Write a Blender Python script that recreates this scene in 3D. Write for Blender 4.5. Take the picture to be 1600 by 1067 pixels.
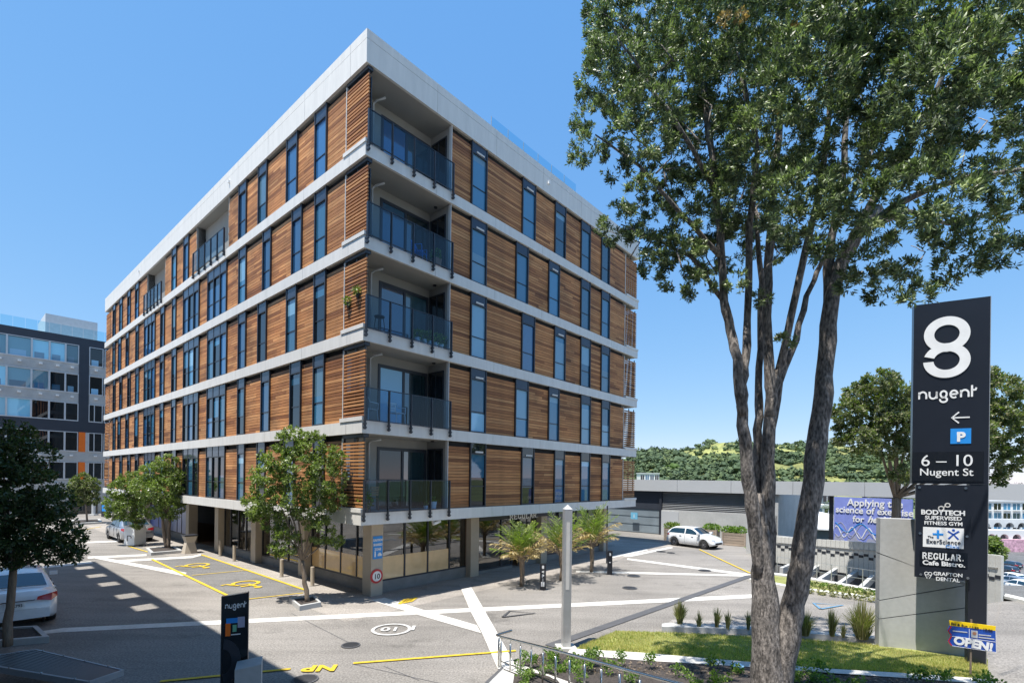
import bpy, math, random
import numpy as np
from mathutils import Vector, Matrix
R = math.radians
random.seed(7); rng = np.random.default_rng(7)
for o in list(bpy.data.objects): bpy.data.objects.remove(o)
sc = bpy.context.scene; col = sc.collection

# ------------------------------------------------------------------ camera, sky, sun
F, PY, ROLL, CAMZ = 780.9, 747.46, 0.012875, 4.33
YAW = 0.854139
SUN_EL, SUN_AZ = R(71), YAW - R(2.2)          # the light travels along SUN_AZ
cd = bpy.data.cameras.new('camera'); cam = bpy.data.objects.new('camera', cd); col.objects.link(cam)
cd.sensor_width = 36; cd.lens = F / 1600 * 36; cd.shift_y = (PY - 532.8) / 1600
cd.clip_start = .05; cd.clip_end = 9000
cam.matrix_world = Matrix.Translation((0, 0, CAMZ)) @ Matrix.Rotation(R(90), 4, 'X') @ Matrix.Rotation(ROLL, 4, 'Z')
sc.camera = cam
w = bpy.data.worlds.new('World'); sc.world = w; w.use_nodes = True
nt = w.node_tree; bg = nt.nodes['Background']
sk = nt.nodes.new('ShaderNodeTexSky'); sk.sky_type = 'NISHITA'; sk.sun_disc = False
sk.sun_elevation = SUN_EL
sk.sun_rotation = math.atan2(-math.cos(SUN_AZ), -math.sin(SUN_AZ))
sk.air_density = .7; sk.dust_density = .0; sk.ozone_density = 1.5; sk.altitude = 20
# film response of the sky, the same for every direction: one power and one gain per channel
sp_ = nt.nodes.new('ShaderNodeSeparateColor'); cb = nt.nodes.new('ShaderNodeCombineColor'); nt.links.new(sk.outputs[0], sp_.inputs[0])
for i_, (g_, k_) in enumerate(((.75, .195), (.45, .345), (.2, .66))):
    p_ = nt.nodes.new('ShaderNodeMath'); p_.operation = 'POWER'; p_.inputs[1].default_value = g_; nt.links.new(sp_.outputs[i_], p_.inputs[0])
    m_ = nt.nodes.new('ShaderNodeMath'); m_.operation = 'MULTIPLY'; m_.inputs[1].default_value = k_ * 1.1 / (1.717 * .15); nt.links.new(p_.outputs[0], m_.inputs[0]); nt.links.new(m_.outputs[0], cb.inputs[i_])
nt.links.new(cb.outputs[0], bg.inputs[0]); bg.inputs[1].default_value = .15
sl = bpy.data.lights.new('sun', 'SUN'); sl.energy = 4.8; sl.angle = R(.5); sl.color = (1, .955, .88)
sun = bpy.data.objects.new('sun', sl); col.objects.link(sun)
sd = Vector((math.cos(SUN_EL) * math.cos(SUN_AZ), math.cos(SUN_EL) * math.sin(SUN_AZ), -math.sin(SUN_EL)))
sun.rotation_euler = sd.to_track_quat('-Z', 'Y').to_euler()
sc.view_settings.view_transform = 'Standard'; sc.view_settings.look = 'None'
sc.view_settings.gamma = 1; sc.view_settings.exposure = .78; sc.view_settings.use_curve_mapping = False
sc.cycles.max_bounces = 8; sc.cycles.transparent_max_bounces = 12

# ------------------------------------------------------------------ surveying helpers
CR, SR = math.cos(ROLL), math.sin(ROLL)
def ray(u, v):
    a, b = u - 800, v - PY
    x, y = CR * a + SR * b, -SR * a + CR * b
    return Vector((x / F, 1, -y / F))
def P(u, v, D):
    return Vector((0, 0, CAMZ)) + ray(u, v) * D
def G(u, v, z=0.0):
    r = ray(u, v); k = (z - CAMZ) / r.z
    return Vector((r.x * k, r.y * k, z))
def hit(u, v, O, d):
    r = ray(u, v)                                # r.xy*k = O + d*s
    det = r.x * (-d[1]) + d[0] * r.y
    k = (O[0] * (-d[1]) + d[0] * O[1]) / det
    s = (r.x * O[1] - r.y * O[0]) / det
    return s, CAMZ + r.z * k
DR = (math.cos(YAW), math.sin(YAW)); DL = (-math.sin(YAW), math.cos(YAW))
CX, CY = -0.301492 * 16.4294, 16.4294

# ------------------------------------------------------------------ materials
MATS = {}
def new_mat(name):
    m = bpy.data.materials.new(name); m.use_nodes = True; MATS[name] = m
    n = m.node_tree; return m, n, n.nodes['Principled BSDF']
def N(n, t, **k):
    x = n.nodes.new(t)
    for a, b in k.items():
        if a in x.inputs: x.inputs[a].default_value = b
        else: setattr(x, a, b)
    return x
def ramp(n, fac, stops):
    r = n.nodes.new('ShaderNodeValToRGB'); e = r.color_ramp.elements
    while len(e) > len(stops): e.remove(e[-1])
    while len(e) < len(stops): e.new(.5)
    for i, (p, c) in enumerate(stops):
        e[i].position = p; e[i].color = (c[0], c[1], c[2], 1)
    n.links.new(fac, r.inputs[0]); return r.outputs[0]
def c3(v): return (v, v, v) if isinstance(v, (int, float)) else v
def mul(c, k): return tuple(x * k for x in c3(c))
def rough_mat(name, c, var=.15, scale=4, rough=.8, bump=.1, bscale=None, metallic=0, spec=.5, coord='Object', stretch=(1, 1, 1), fine=0, fc=.25):
    m, n, b = new_mat(name)
    tc = N(n, 'ShaderNodeTexCoord'); mp = N(n, 'ShaderNodeMapping'); mp.inputs['Scale'].default_value = stretch
    n.links.new(tc.outputs[coord], mp.inputs[0])
    nz = N(n, 'ShaderNodeTexNoise', Scale=scale, Detail=6.0, Roughness=.6); n.links.new(mp.outputs[0], nz.inputs['Vector'])
    cc = ramp(n, nz.outputs[0], [(.3, mul(c, 1 - var)), (.7, mul(c, 1 + var))])
    if fine:
        nf = N(n, 'ShaderNodeTexNoise', Scale=fine, Detail=2.0); n.links.new(mp.outputs[0], nf.inputs['Vector'])
        mx = N(n, 'ShaderNodeMix', data_type='RGBA', blend_type='MULTIPLY'); mx.inputs[0].default_value = 1
        cf = ramp(n, nf.outputs[0], [(.3, (1 - fc,) * 3), (.7, (1 + fc,) * 3)])
        n.links.new(cc, mx.inputs[6]); n.links.new(cf, mx.inputs[7]); cc = mx.outputs[2]
    n.links.new(cc, b.inputs['Base Color'])
    b.inputs['Roughness'].default_value = rough; b.inputs['Metallic'].default_value = metallic
    b.inputs['Specular IOR Level'].default_value = spec
    if bump:
        nb = N(n, 'ShaderNodeTexNoise', Scale=bscale or scale * 6, Detail=4.0); n.links.new(mp.outputs[0], nb.inputs['Vector'])
        bp = N(n, 'ShaderNodeBump', Strength=bump, Distance=.02); n.links.new(nb.outputs[0], bp.inputs['Height'])
        n.links.new(bp.outputs[0], b.inputs['Normal'])
    return m
def paint(name, c, rough=.4, metallic=0, coat=0, emit=0):
    m, n, b = new_mat(name); c = c3(c)
    tc = N(n, 'ShaderNodeTexCoord'); nz = N(n, 'ShaderNodeTexNoise', Scale=3.0, Detail=5.0); n.links.new(tc.outputs['Object'], nz.inputs['Vector'])
    n.links.new(ramp(n, nz.outputs[0], [(.3, mul(c, .92)), (.7, mul(c, 1.06))]), b.inputs['Base Color'])
    b.inputs['Roughness'].default_value = rough; b.inputs['Metallic'].default_value = metallic; b.inputs['Coat Weight'].default_value = coat
    return m
def glass(name, c, rough=.02, ior=1.9, wav=.012):
    m, n, b = new_mat(name)
    oi = N(n, 'ShaderNodeObjectInfo'); n.links.new(ramp(n, oi.outputs['Random'], [(0, mul(c, .35)), (.5, mul(c, 1.0)), (1, mul(c, 1.7))]), b.inputs['Base Color'])
    b.inputs['Roughness'].default_value = rough; b.inputs['IOR'].default_value = ior
    tc = N(n, 'ShaderNodeTexCoord'); nz = N(n, 'ShaderNodeTexNoise', Scale=.8, Detail=1.0); n.links.new(tc.outputs['Object'], nz.inputs['Vector'])
    bp = N(n, 'ShaderNodeBump', Strength=.25, Distance=wav); n.links.new(nz.outputs[0], bp.inputs['Height']); n.links.new(bp.outputs[0], b.inputs['Normal'])
    return m
def clear_glass(name, tint, refl=.12, ior=1.5):
    m, n, b = new_mat(name)
    out = n.nodes['Material Output']; n.nodes.remove(b)
    tr = N(n, 'ShaderNodeBsdfTransparent'); tr.inputs[0].default_value = (*tint, 1)
    gl = N(n, 'ShaderNodeBsdfGlossy', Roughness=.01)
    fr = N(n, 'ShaderNodeFresnel', IOR=ior)
    ad = N(n, 'ShaderNodeMath', operation='ADD', use_clamp=True); ad.inputs[1].default_value = refl
    n.links.new(fr.outputs[0], ad.inputs[0]); geo = N(n, 'ShaderNodeNewGeometry'); iv = N(n, 'ShaderNodeMath', operation='SUBTRACT'); iv.inputs[0].default_value = 1; n.links.new(geo.outputs['Backfacing'], iv.inputs[1])
    fm = N(n, 'ShaderNodeMath', operation='MULTIPLY'); n.links.new(ad.outputs[0], fm.inputs[0]); n.links.new(iv.outputs[0], fm.inputs[1])
    mx = N(n, 'ShaderNodeMixShader'); n.links.new(fm.outputs[0], mx.inputs[0]); n.links.new(tr.outputs[0], mx.inputs[1]); n.links.new(gl.outputs[0], mx.inputs[2])
    n.links.new(mx.outputs[0], out.inputs[0]); return m
def timber(name, stops, axis):
    m, n, b = new_mat(name)
    geo = N(n, 'ShaderNodeNewGeometry'); oi = N(n, 'ShaderNodeObjectInfo')
    ad = N(n, 'ShaderNodeMath', operation='ADD'); n.links.new(geo.outputs['Random Per Island'], ad.inputs[0]); n.links.new(oi.outputs['Random'], ad.inputs[1])
    fr = N(n, 'ShaderNodeMath', operation='FRACT'); n.links.new(ad.outputs[0], fr.inputs[0])
    base = ramp(n, fr.outputs[0], stops)
    tc = N(n, 'ShaderNodeTexCoord'); of = N(n, 'ShaderNodeVectorMath', operation='ADD')
    n.links.new(tc.outputs['Object'], of.inputs[0])
    sc_ = N(n, 'ShaderNodeVectorMath', operation='SCALE'); sc_.inputs[0].default_value = (31, 17, 23); n.links.new(fr.outputs[0], sc_.inputs['Scale'])
    n.links.new(sc_.outputs[0], of.inputs[1])
    mp = N(n, 'ShaderNodeMapping'); mp.inputs['Scale'].default_value = (1.2, 30, 30) if axis == 0 else (30, 1.2, 30)
    n.links.new(of.outputs[0], mp.inputs[0])
    nz = N(n, 'ShaderNodeTexNoise', Scale=1.0, Detail=5.0, Roughness=.6); n.links.new(mp.outputs[0], nz.inputs['Vector'])
    n2 = N(n, 'ShaderNodeTexNoise', Scale=.55, Detail=3.0); n.links.new(tc.outputs['Object'], n2.inputs['Vector'])
    k1 = ramp(n, nz.outputs[0], [(.25, (.6,) * 3), (.75, (1.35,) * 3)])
    k2 = ramp(n, n2.outputs[0], [(.32, (.66, .66, .68)), (.5, (1, .98, .96)), (.68, (1.22, 1.16, 1.1))])
    m1 = N(n, 'ShaderNodeMix', data_type='RGBA', blend_type='MULTIPLY'); m1.inputs[0].default_value = 1
    n.links.new(base, m1.inputs[6]); n.links.new(k1, m1.inputs[7])
    m2 = N(n, 'ShaderNodeMix', data_type='RGBA', blend_type='MULTIPLY'); m2.inputs[0].default_value = 1
    n.links.new(m1.outputs[2], m2.inputs[6]); n.links.new(k2, m2.inputs[7])
    n.links.new(m2.outputs[2], b.inputs['Base Color']); b.inputs['Roughness'].default_value = .62; b.inputs['Specular IOR Level'].default_value = .35
    bp = N(n, 'ShaderNodeBump', Strength=.3, Distance=.004); n.links.new(nz.outputs[0], bp.inputs['Height']); n.links.new(bp.outputs[0], b.inputs['Normal'])
    return m
def leafmat(name, stops, rough=.38, trans=.25, tint=(.25, .4, .05), nscale=.9):
    m, n, b = new_mat(name); out = n.nodes['Material Output']
    geo = N(n, 'ShaderNodeNewGeometry'); tc = N(n, 'ShaderNodeTexCoord')
    nz = N(n, 'ShaderNodeTexNoise', Scale=nscale, Detail=3.0); n.links.new(tc.outputs['Object'], nz.inputs['Vector'])
    a = N(n, 'ShaderNodeMath', operation='MULTIPLY'); a.inputs[1].default_value = .65; n.links.new(geo.outputs['Random Per Island'], a.inputs[0])
    c = N(n, 'ShaderNodeMath', operation='MULTIPLY_ADD'); c.inputs[1].default_value = .9; n.links.new(nz.outputs[0], c.inputs[0]); n.links.new(a.outputs[0], c.inputs[2])
    d = N(n, 'ShaderNodeMath', operation='SUBTRACT', use_clamp=True); d.inputs[1].default_value = .27; n.links.new(c.outputs[0], d.inputs[0])
    cc = ramp(n, d.outputs[0], stops); n.links.new(cc, b.inputs['Base Color'])
    b.inputs['Roughness'].default_value = rough; b.inputs['Specular IOR Level'].default_value = .5
    tr = N(n, 'ShaderNodeBsdfTranslucent')
    mm = N(n, 'ShaderNodeMix', data_type='RGBA', blend_type='MULTIPLY'); mm.inputs[0].default_value = 1
    n.links.new(cc, mm.inputs[6]); mm.inputs[7].default_value = (tint[0] * 6, tint[1] * 6, tint[2] * 6, 1); n.links.new(mm.outputs[2], tr.inputs[0])
    mx = N(n, 'ShaderNodeMixShader'); mx.inputs[0].default_value = trans
    n.links.new(b.outputs[0], mx.inputs[1]); n.links.new(tr.outputs[0], mx.inputs[2]); n.links.new(mx.outputs[0], out.inputs[0])
    return m
def asphalt(name, c, warm=1.0):
    m, n, b = new_mat(name); tc = N(n, 'ShaderNodeTexCoord')
    n1 = N(n, 'ShaderNodeTexNoise', Scale=.16, Detail=5.0, Roughness=.55); n.links.new(tc.outputs['Object'], n1.inputs['Vector'])
    n2 = N(n, 'ShaderNodeTexNoise', Scale=22.0, Detail=3.0, Roughness=.7); n.links.new(tc.outputs['Object'], n2.inputs['Vector'])
    n3 = N(n, 'ShaderNodeTexVoronoi', Scale=55.0); n.links.new(tc.outputs['Object'], n3.inputs['Vector'])
    a = ramp(n, n1.outputs[0], [(.3, mul(c, .74)), (.48, mul(c, .96)), (.56, mul(c, 1.04)), (.72, mul(c, 1.22))])
    f = ramp(n, n2.outputs[0], [(.3, (.55,) * 3), (.7, (1.45,) * 3)])
    g = ramp(n, n3.outputs['Distance'], [(.0, (1.25,) * 3), (.35, (.92,) * 3)])
    mp = N(n, 'ShaderNodeMapping'); mp.inputs['Rotation'].default_value = (0, 0, -YAW - R(88)); mp.inputs['Scale'].default_value = (.25, 2.2, 1)
    n.links.new(tc.outputs['Object'], mp.inputs[0])
    n4 = N(n, 'ShaderNodeTexNoise', Scale=.9, Detail=4.0); n.links.new(mp.outputs[0], n4.inputs['Vector'])
    h = ramp(n, n4.outputs[0], [(.38, (.9,) * 3), (.6, (1.05,) * 3)])
    n5 = N(n, 'ShaderNodeTexNoise', Scale=.55, Detail=8.0, Roughness=.75); n.links.new(tc.outputs['Object'], n5.inputs['Vector'])
    st = ramp(n, n5.outputs[0], [(.34, (.68,) * 3), (.44, (.97,) * 3), (.6, (1.0,) * 3), (.7, (1.12,) * 3)])
    cur = a
    for x in (f, g, h, st):
        mx = N(n, 'ShaderNodeMix', data_type='RGBA', blend_type='MULTIPLY'); mx.inputs[0].default_value = 1
        n.links.new(cur, mx.inputs[6]); n.links.new(x, mx.inputs[7]); cur = mx.outputs[2]
    n.links.new(cur, b.inputs['Base Color']); b.inputs['Roughness'].default_value = .88; b.inputs['Specular IOR Level'].default_value = .3
    bp = N(n, 'ShaderNodeBump', Strength=.35, Distance=.008); n.links.new(n2.outputs[0], bp.inputs['Height']); n.links.new(bp.outputs[0], b.inputs['Normal'])
    return m
def roadpaint(name, c, wear=.45):
    m, n, b = new_mat(name); tc = N(n, 'ShaderNodeTexCoord')
    n1 = N(n, 'ShaderNodeTexNoise', Scale=9.0, Detail=7.0, Roughness=.7); n.links.new(tc.outputs['Object'], n1.inputs['Vector'])
    a = ramp(n, n1.outputs[0], [(wear - .12, mul(c, .62)), (wear, mul(c, .9)), (.68, c3(c))])
    n.links.new(a, b.inputs['Base Color']); b.inputs['Roughness'].default_value = .75
    return m

asphalt('asphalt', (.25, .232, .212)); asphalt('asphalt_bay', (.17, .165, .16)); asphalt('asphalt_road', (.14, .14, .14))
asphalt('paving', (.33, .3, .27)); rough_mat('paver_white', (.57, .55, .51), .16, .8, .7, .05, fine=12, fc=.1)
rough_mat('paver_dark', (.085, .085, .09), .15, 3, .7, .05); rough_mat('paver_pink', (.3, .26, .24), .1, 5, .8)
roadpaint('yellow_paint', (.62, .43, .03)); roadpaint('white_paint', (.66, .65, .62)); roadpaint('faded_paint', (.56, .55, .53), .5); roadpaint('dark_paint', (.07, .07, .075)); roadpaint('blue_paint', (.12, .25, .38))
rough_mat('concrete', (.42, .42, .41), .12, .9, .8, .08, 30, fine=9, fc=.05); rough_mat('concrete_pale', (.56, .55, .51), .1, 1, .8, .08, 30, fine=14, fc=.06)
rough_mat('concrete_dark', (.16, .16, .16), .12, 2, .8, .1); rough_mat('plinth', (.22, .215, .205), .15, 2, .85, .1)
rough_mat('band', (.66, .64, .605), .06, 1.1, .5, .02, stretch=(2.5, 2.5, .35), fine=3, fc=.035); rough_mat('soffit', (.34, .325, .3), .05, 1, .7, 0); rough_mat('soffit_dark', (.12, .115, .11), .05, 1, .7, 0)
rough_mat('pillar', (.44, .38, .3), .07, 1.5, .7, .05); rough_mat('render_wall', (.3, .285, .26), .05, 1.5, .8, .03)
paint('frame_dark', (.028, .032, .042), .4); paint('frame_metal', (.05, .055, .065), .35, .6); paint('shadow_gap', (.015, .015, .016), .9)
paint('spandrel', (.035, .045, .07), .12); paint('vent', (.6, .58, .55), .5); paint('white', (.78, .78, .77), .4); paint('orange', (.8, .16, .01), .5)
paint('steel', (.62, .62, .6), .22, 1.0); paint('steel_dull', (.5, .5, .5), .45, .9); paint('galv', (.34, .37, .4), .5, .6)
paint('black_gloss', (.008, .009, .012), .12, 0, .5); paint('black_matt', (.02, .02, .022), .6); paint('sign_black', (.013, .016, .024), .3)
paint('blue_sign', (.02, .25, .68), .4); paint('pale_blue', (.16, .42, .6), .4); paint('deep_blue', (.008, .07, .38), .4); paint('yellow_sign', (.85, .58, .0), .5); paint('red_sign', (.5, .02, .03), .4)
paint('lightgrey', (.55, .56, .57), .4, .2); paint('lamp_grey', (.46, .46, .46), .4, .5); paint('beige_panel', (.72, .5, .26), .12, 0, .6); paint('clay', (.42, .2, .12), .7); paint('white_pot', (.72, .76, .78), .4)
paint('car_white', (.74, .76, .78), .22, 0, 1); paint('car_silver', (.42, .44, .47), .28, .75, 1); paint('car_dark', (.05, .055, .07), .25, .4, 1)
paint('tyre', (.02, .02, .02), .8); paint('rim', (.5, .5, .52), .3, .9); paint('red_lamp', (.42, .01, .015), .15, 0, 1); paint('lamp_clear', (.6, .62, .65), .1, .2, 1); paint('chrome', (.8, .8, .8), .08, 1)
paint('red_panel', (.42, .03, .03), .5); paint('blue_panel', (.03, .06, .22), .5); paint('interior', (.1, .095, .09), .8); paint('lilac_panel', (.35, .36, .48), .4); paint('brown_panel', (.2, .12, .08), .5)
glass('glass_sky', (.02, .08, .19), ior=2.3); glass('glass_dark', (.006, .01, .014), ior=1.75); glass('glass_blind', (.17, .33, .46), ior=1.8); glass('glass_mid', (.035, .13, .23), ior=2.0); glass('car_glass', (.01, .03, .05), ior=1.9); glass('glass_cyan', (.16, .38, .5), ior=1.9); glass('glass_teal', (.02, .05, .06), ior=2.3)
clear_glass('rail_glass', (.68, .81, .9), .015, 1.4); clear_glass('shop_glass', (.55, .56, .55), .16, 1.55); clear_glass('roof_glass', (.78, .92, .97), .02, 1.3)
WST = [(0, (.2, .08, .032)), (.12, (.29, .12, .046)), (.34, (.4, .178, .068)), (.68, (.475, .222, .086)), (.9, (.55, .28, .118)), (1, (.36, .158, .062))]
timber('timber_x', WST, 0); timber('timber_y', WST, 1)
timber('timber_planter', [(0, (.3, .25, .2)), (1, (.38, .31, .25))], 0)
leafmat('leaf_big', [(0, (.05, .066, .036)), (.3, (.085, .112, .06)), (.5, (.14, .18, .09)), (.66, (.24, .3, .145)), (.83, (.4, .47, .23)), (.96, (.55, .61, .31)), (1, (.5, .34, .16))], .42, .2, (.18, .23, .09), 1.6)
leafmat('leaf_plaza', [(0, (.05, .07, .026)), (.3, (.12, .16, .052)), (.7, (.22, .275, .09)), (1, (.36, .42, .15))], .36, .35, (.22, .28, .06))
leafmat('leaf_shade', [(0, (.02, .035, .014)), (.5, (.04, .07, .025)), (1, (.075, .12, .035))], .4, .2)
leafmat('leaf_olive', [(0, (.06, .065, .03)), (.35, (.1, .12, .045)), (.65, (.17, .18, .08)), (1, (.34, .29, .17))], .5, .25)
leafmat('leaf_palm', [(0, (.07, .1, .02)), (.5, (.15, .2, .04)), (1, (.34, .36, .09))], .45, .2)
leafmat('leaf_dry', [(0, (.22, .16, .08)), (.5, (.4, .33, .16)), (1, (.5, .44, .26))], .7, .2, (.3, .25, .12))
leafmat('grass', [(0, (.13, .155, .045)), (.3, (.26, .27, .09)), (.5, (.45, .38, .16)), (1, (.66, .48, .27))], .7, .35, nscale=.7)
leafmat('tussock', [(0, (.14, .12, .06)), (.5, (.24, .23, .1)), (1, (.42, .36, .2))], .6, .2)
leafmat('shrub', [(0, (.05, .09, .02)), (.5, (.13, .2, .04)), (1, (.28, .36, .08))], .5, .3)
leafmat('hill_tree', [(0, (.03, .055, .026)), (.35, (.055, .09, .04)), (.7, (.09, .13, .05)), (.93, (.14, .18, .06)), (1, (.2, .24, .07))], .8, .0, nscale=.02)
rough_mat('bark', (.18, .16, .145), .5, 3.2, .92, 1.0, 16, stretch=(3.2, 3.2, 1.1), fine=9, fc=.7)
rough_mat('bark_light', (.2, .155, .115), .3, 4, .9, .5, 20, stretch=(5, 5, 1))
rough_mat('mulch', (.055, .045, .04), .5, 20, .95, 1.0, 45, fine=60); rough_mat('gravel', (.3, .28, .26), .5, 30, .95, .8, 60, fine=80)
rough_mat('lawn', (.24, .25, .075), .35, 1.3, .95, .6, 60, fine=40); rough_mat('hill_grass', (.22, .23, .075), .35, .02, .95, 0, fine=.15)
rough_mat('lowland', (.12, .15, .06), .4, .02, .95, 0); rough_mat('metal_louvre', (.38, .39, .4), .08, 1, .45, 0, metallic=.3)
rough_mat('fascia', (.44, .45, .46), .04, .5, .45, 0); rough_mat('navy_panel', (.03, .036, .05), .1, 1, .5, 0); rough_mat('steel_panel', (.2, .24, .27), .15, .8, .4, .02)
rough_mat('white_wall', (.72, .72, .7), .05, .3, .7, 0); rough_mat('roof_pale', (.55, .56, .56), .1, .2, .7, 0); rough_mat('mural', (.6, .35, .42), .5, 1.2, .7, 0)

# ------------------------------------------------------------------ mesh helpers
class MB:
    def __init__(s): s.v = []; s.f = []; s.m = []
    def add(s, vs, fs, mi=0):
        b = len(s.v); s.v += [tuple(x) for x in vs]; s.f += [tuple(i + b for i in f) for f in fs]; s.m += [mi] * len(fs); return s
    def box(s, x0, x1, y0, y1, z0, z1, mi=0):
        return s.add([(x, y, z) for z in (z0, z1) for y in (y0, y1) for x in (x0, x1)],
                     [(0, 2, 3, 1), (4, 5, 7, 6), (0, 1, 5, 4), (1, 3, 7, 5), (3, 2, 6, 7), (2, 0, 4, 6)], mi)
    def prism(s, poly, z0, z1, mi=0):
        n = len(poly); a = sum(poly[i][0] * poly[(i + 1) % n][1] - poly[(i + 1) % n][0] * poly[i][1] for i in range(n))
        if a < 0: poly = poly[::-1]
        vs = [(p[0], p[1], z0) for p in poly] + [(p[0], p[1], z1) for p in poly]
        fs = [tuple(range(n - 1, -1, -1)), tuple(range(n, 2 * n))] + [(i, (i + 1) % n, n + (i + 1) % n, n + i) for i in range(n)]
        return s.add(vs, fs, mi)
    def vprism(s, poly, y0, y1, mi=0):               # outline in x,z given depth along y
        n = len(poly); a = sum(poly[i][0] * poly[(i + 1) % n][1] - poly[(i + 1) % n][0] * poly[i][1] for i in range(n))
        if a < 0: poly = poly[::-1]
        vs = [(p[0], y0, p[1]) for p in poly] + [(p[0], y1, p[1]) for p in poly]
        fs = [tuple(range(n)), tuple(range(2 * n - 1, n - 1, -1))] + [(i, n + i, n + (i + 1) % n, (i + 1) % n) for i in range(n)]
        return s.add(vs, fs, mi)
    def tube(s, pts, rad, n=8, mi=0, cap=True):
        pts = [Vector(p) for p in pts]; rad = rad if hasattr(rad, '__len__') else [rad] * len(pts)
        vs = []; fs = []; prev = None
        for i, p in enumerate(pts):
            t = (pts[min(i + 1, len(pts) - 1)] - pts[max(i - 1, 0)]).normalized()
            if prev is None: prev = (t.orthogonal()).normalized()
            a = (prev - t * prev.dot(t)); a = a.normalized() if a.length > 1e-6 else t.orthogonal().normalized(); prev = a; b = t.cross(a)
            for k in range(n):
                an = 2 * math.pi * k / n; vs.append(p + (a * math.cos(an) + b * math.sin(an)) * rad[i])
        for i in range(len(pts) - 1):
            for k in range(n):
                fs.append((i * n + k, i * n + (k + 1) % n, (i + 1) * n + (k + 1) % n, (i + 1) * n + k))
        if cap: fs += [tuple(range(n - 1, -1, -1)), tuple(range((len(pts) - 1) * n, len(pts) * n))]
        return s.add(vs, fs, mi)
    def build(s, name, mats, parent=None, smooth=False, loc=None):
        me = bpy.data.meshes.new(name); me.from_pydata(s.v, [], s.f)
        mats = mats if isinstance(mats, (list, tuple)) else [mats]
        for m in mats: me.materials.append(MATS[m])
        me.polygons.foreach_set('material_index', s.m)
        if smooth: me.polygons.foreach_set('use_smooth', [True] * len(s.f))
        me.update(); return link(name, me, parent, loc)
def link(name, me, parent=None, loc=None):
    o = bpy.data.objects.new(name, me); col.objects.link(o)
    if parent: o.parent = parent
    if loc is not None: o.location = loc
    return o
def tag(o, label=None, cat=None, group=None, kind=None):
    if label: o['label'] = label
    if cat: o['category'] = cat
    if group: o['group'] = group
    if kind: o['kind'] = kind
    return o
def empty(name, loc, rz=0, label=None, cat=None, group=None):
    o = bpy.data.objects.new(name, None); col.objects.link(o); o.location = loc; o.rotation_euler = (0, 0, rz)
    return tag(o, label, cat, group)
def copy_tree(o, parent=None):
    c = o.copy(); col.objects.link(c)
    if parent: c.parent = parent
    for ch in [x for x in bpy.data.objects if x.parent == o]: copy_tree(ch, c)
    return c
def quads(name, V, mat, parent=None, kind=None):     # V: (n,4,3) array of quads
    n = len(V); me = bpy.data.meshes.new(name); me.vertices.add(n * 4); me.loops.add(n * 4); me.polygons.add(n)
    me.vertices.foreach_set('co', np.ascontiguousarray(V, dtype=np.float32).ravel())
    me.loops.foreach_set('vertex_index', np.arange(n * 4, dtype=np.int32))
    me.polygons.foreach_set('loop_start', np.arange(0, n * 4, 4, dtype=np.int32))
    me.polygons.foreach_set('loop_total', np.full(n, 4, dtype=np.int32))
    me.materials.append(MATS[mat]); me.update(calc_edges=True)
    o = link(name, me, parent)
    if kind: o['kind'] = kind
    return o
def text(name, s, size, mat, parent, loc, rot=(R(90), 0, 0), bold=0, sx=1, align='LEFT', ext=.004, shear=0, spacing=1):
    cu = bpy.data.curves.new(name, 'FONT'); cu.body = s; cu.size = size; cu.offset = bold; cu.extrude = ext; cu.align_x = align; cu.shear = shear
    cu.space_character = spacing; cu.resolution_u = 4
    t = bpy.data.objects.new(name, cu); col.objects.link(t)
    bpy.context.view_layer.update()
    me = bpy.data.meshes.new_from_object(t.evaluated_get(bpy.context.evaluated_depsgraph_get()))
    bpy.data.objects.remove(t); bpy.data.curves.remove(cu)
    me.materials.clear(); me.materials.append(MATS[mat]); me.name = name
    o = link(name, me, parent, loc); o.rotation_euler = rot; o.scale = (sx, 1, 1)
    return o
def strokes(mb, lines, wd, y0, y1, mi=0):            # flat strokes in x,z with thickness in y
    for ln in lines:
        L = len(ln); lf = []; rt = []
        for i in range(L):
            a = ln[max(i - 1, 0)]; b = ln[min(i + 1, L - 1)]; dx, dz = b[0] - a[0], b[1] - a[1]; l = math.hypot(dx, dz) or 1
            nx, nz = -dz / l * wd / 2, dx / l * wd / 2
            lf.append((ln[i][0] + nx, ln[i][1] + nz)); rt.append((ln[i][0] - nx, ln[i][1] - nz))
        for i in range(L - 1):
            mb.vprism([rt[i], rt[i + 1], lf[i + 1], lf[i]], y0, y1, mi)
    return mb
def arc(cx, cz, r, a0, a1, n=14, rz=None):
    rz = rz or r
    return [(cx + r * math.cos(R(a0 + (a1 - a0) * i / n)), cz + rz * math.sin(R(a0 + (a1 - a0) * i / n))) for i in range(n + 1)]
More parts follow.
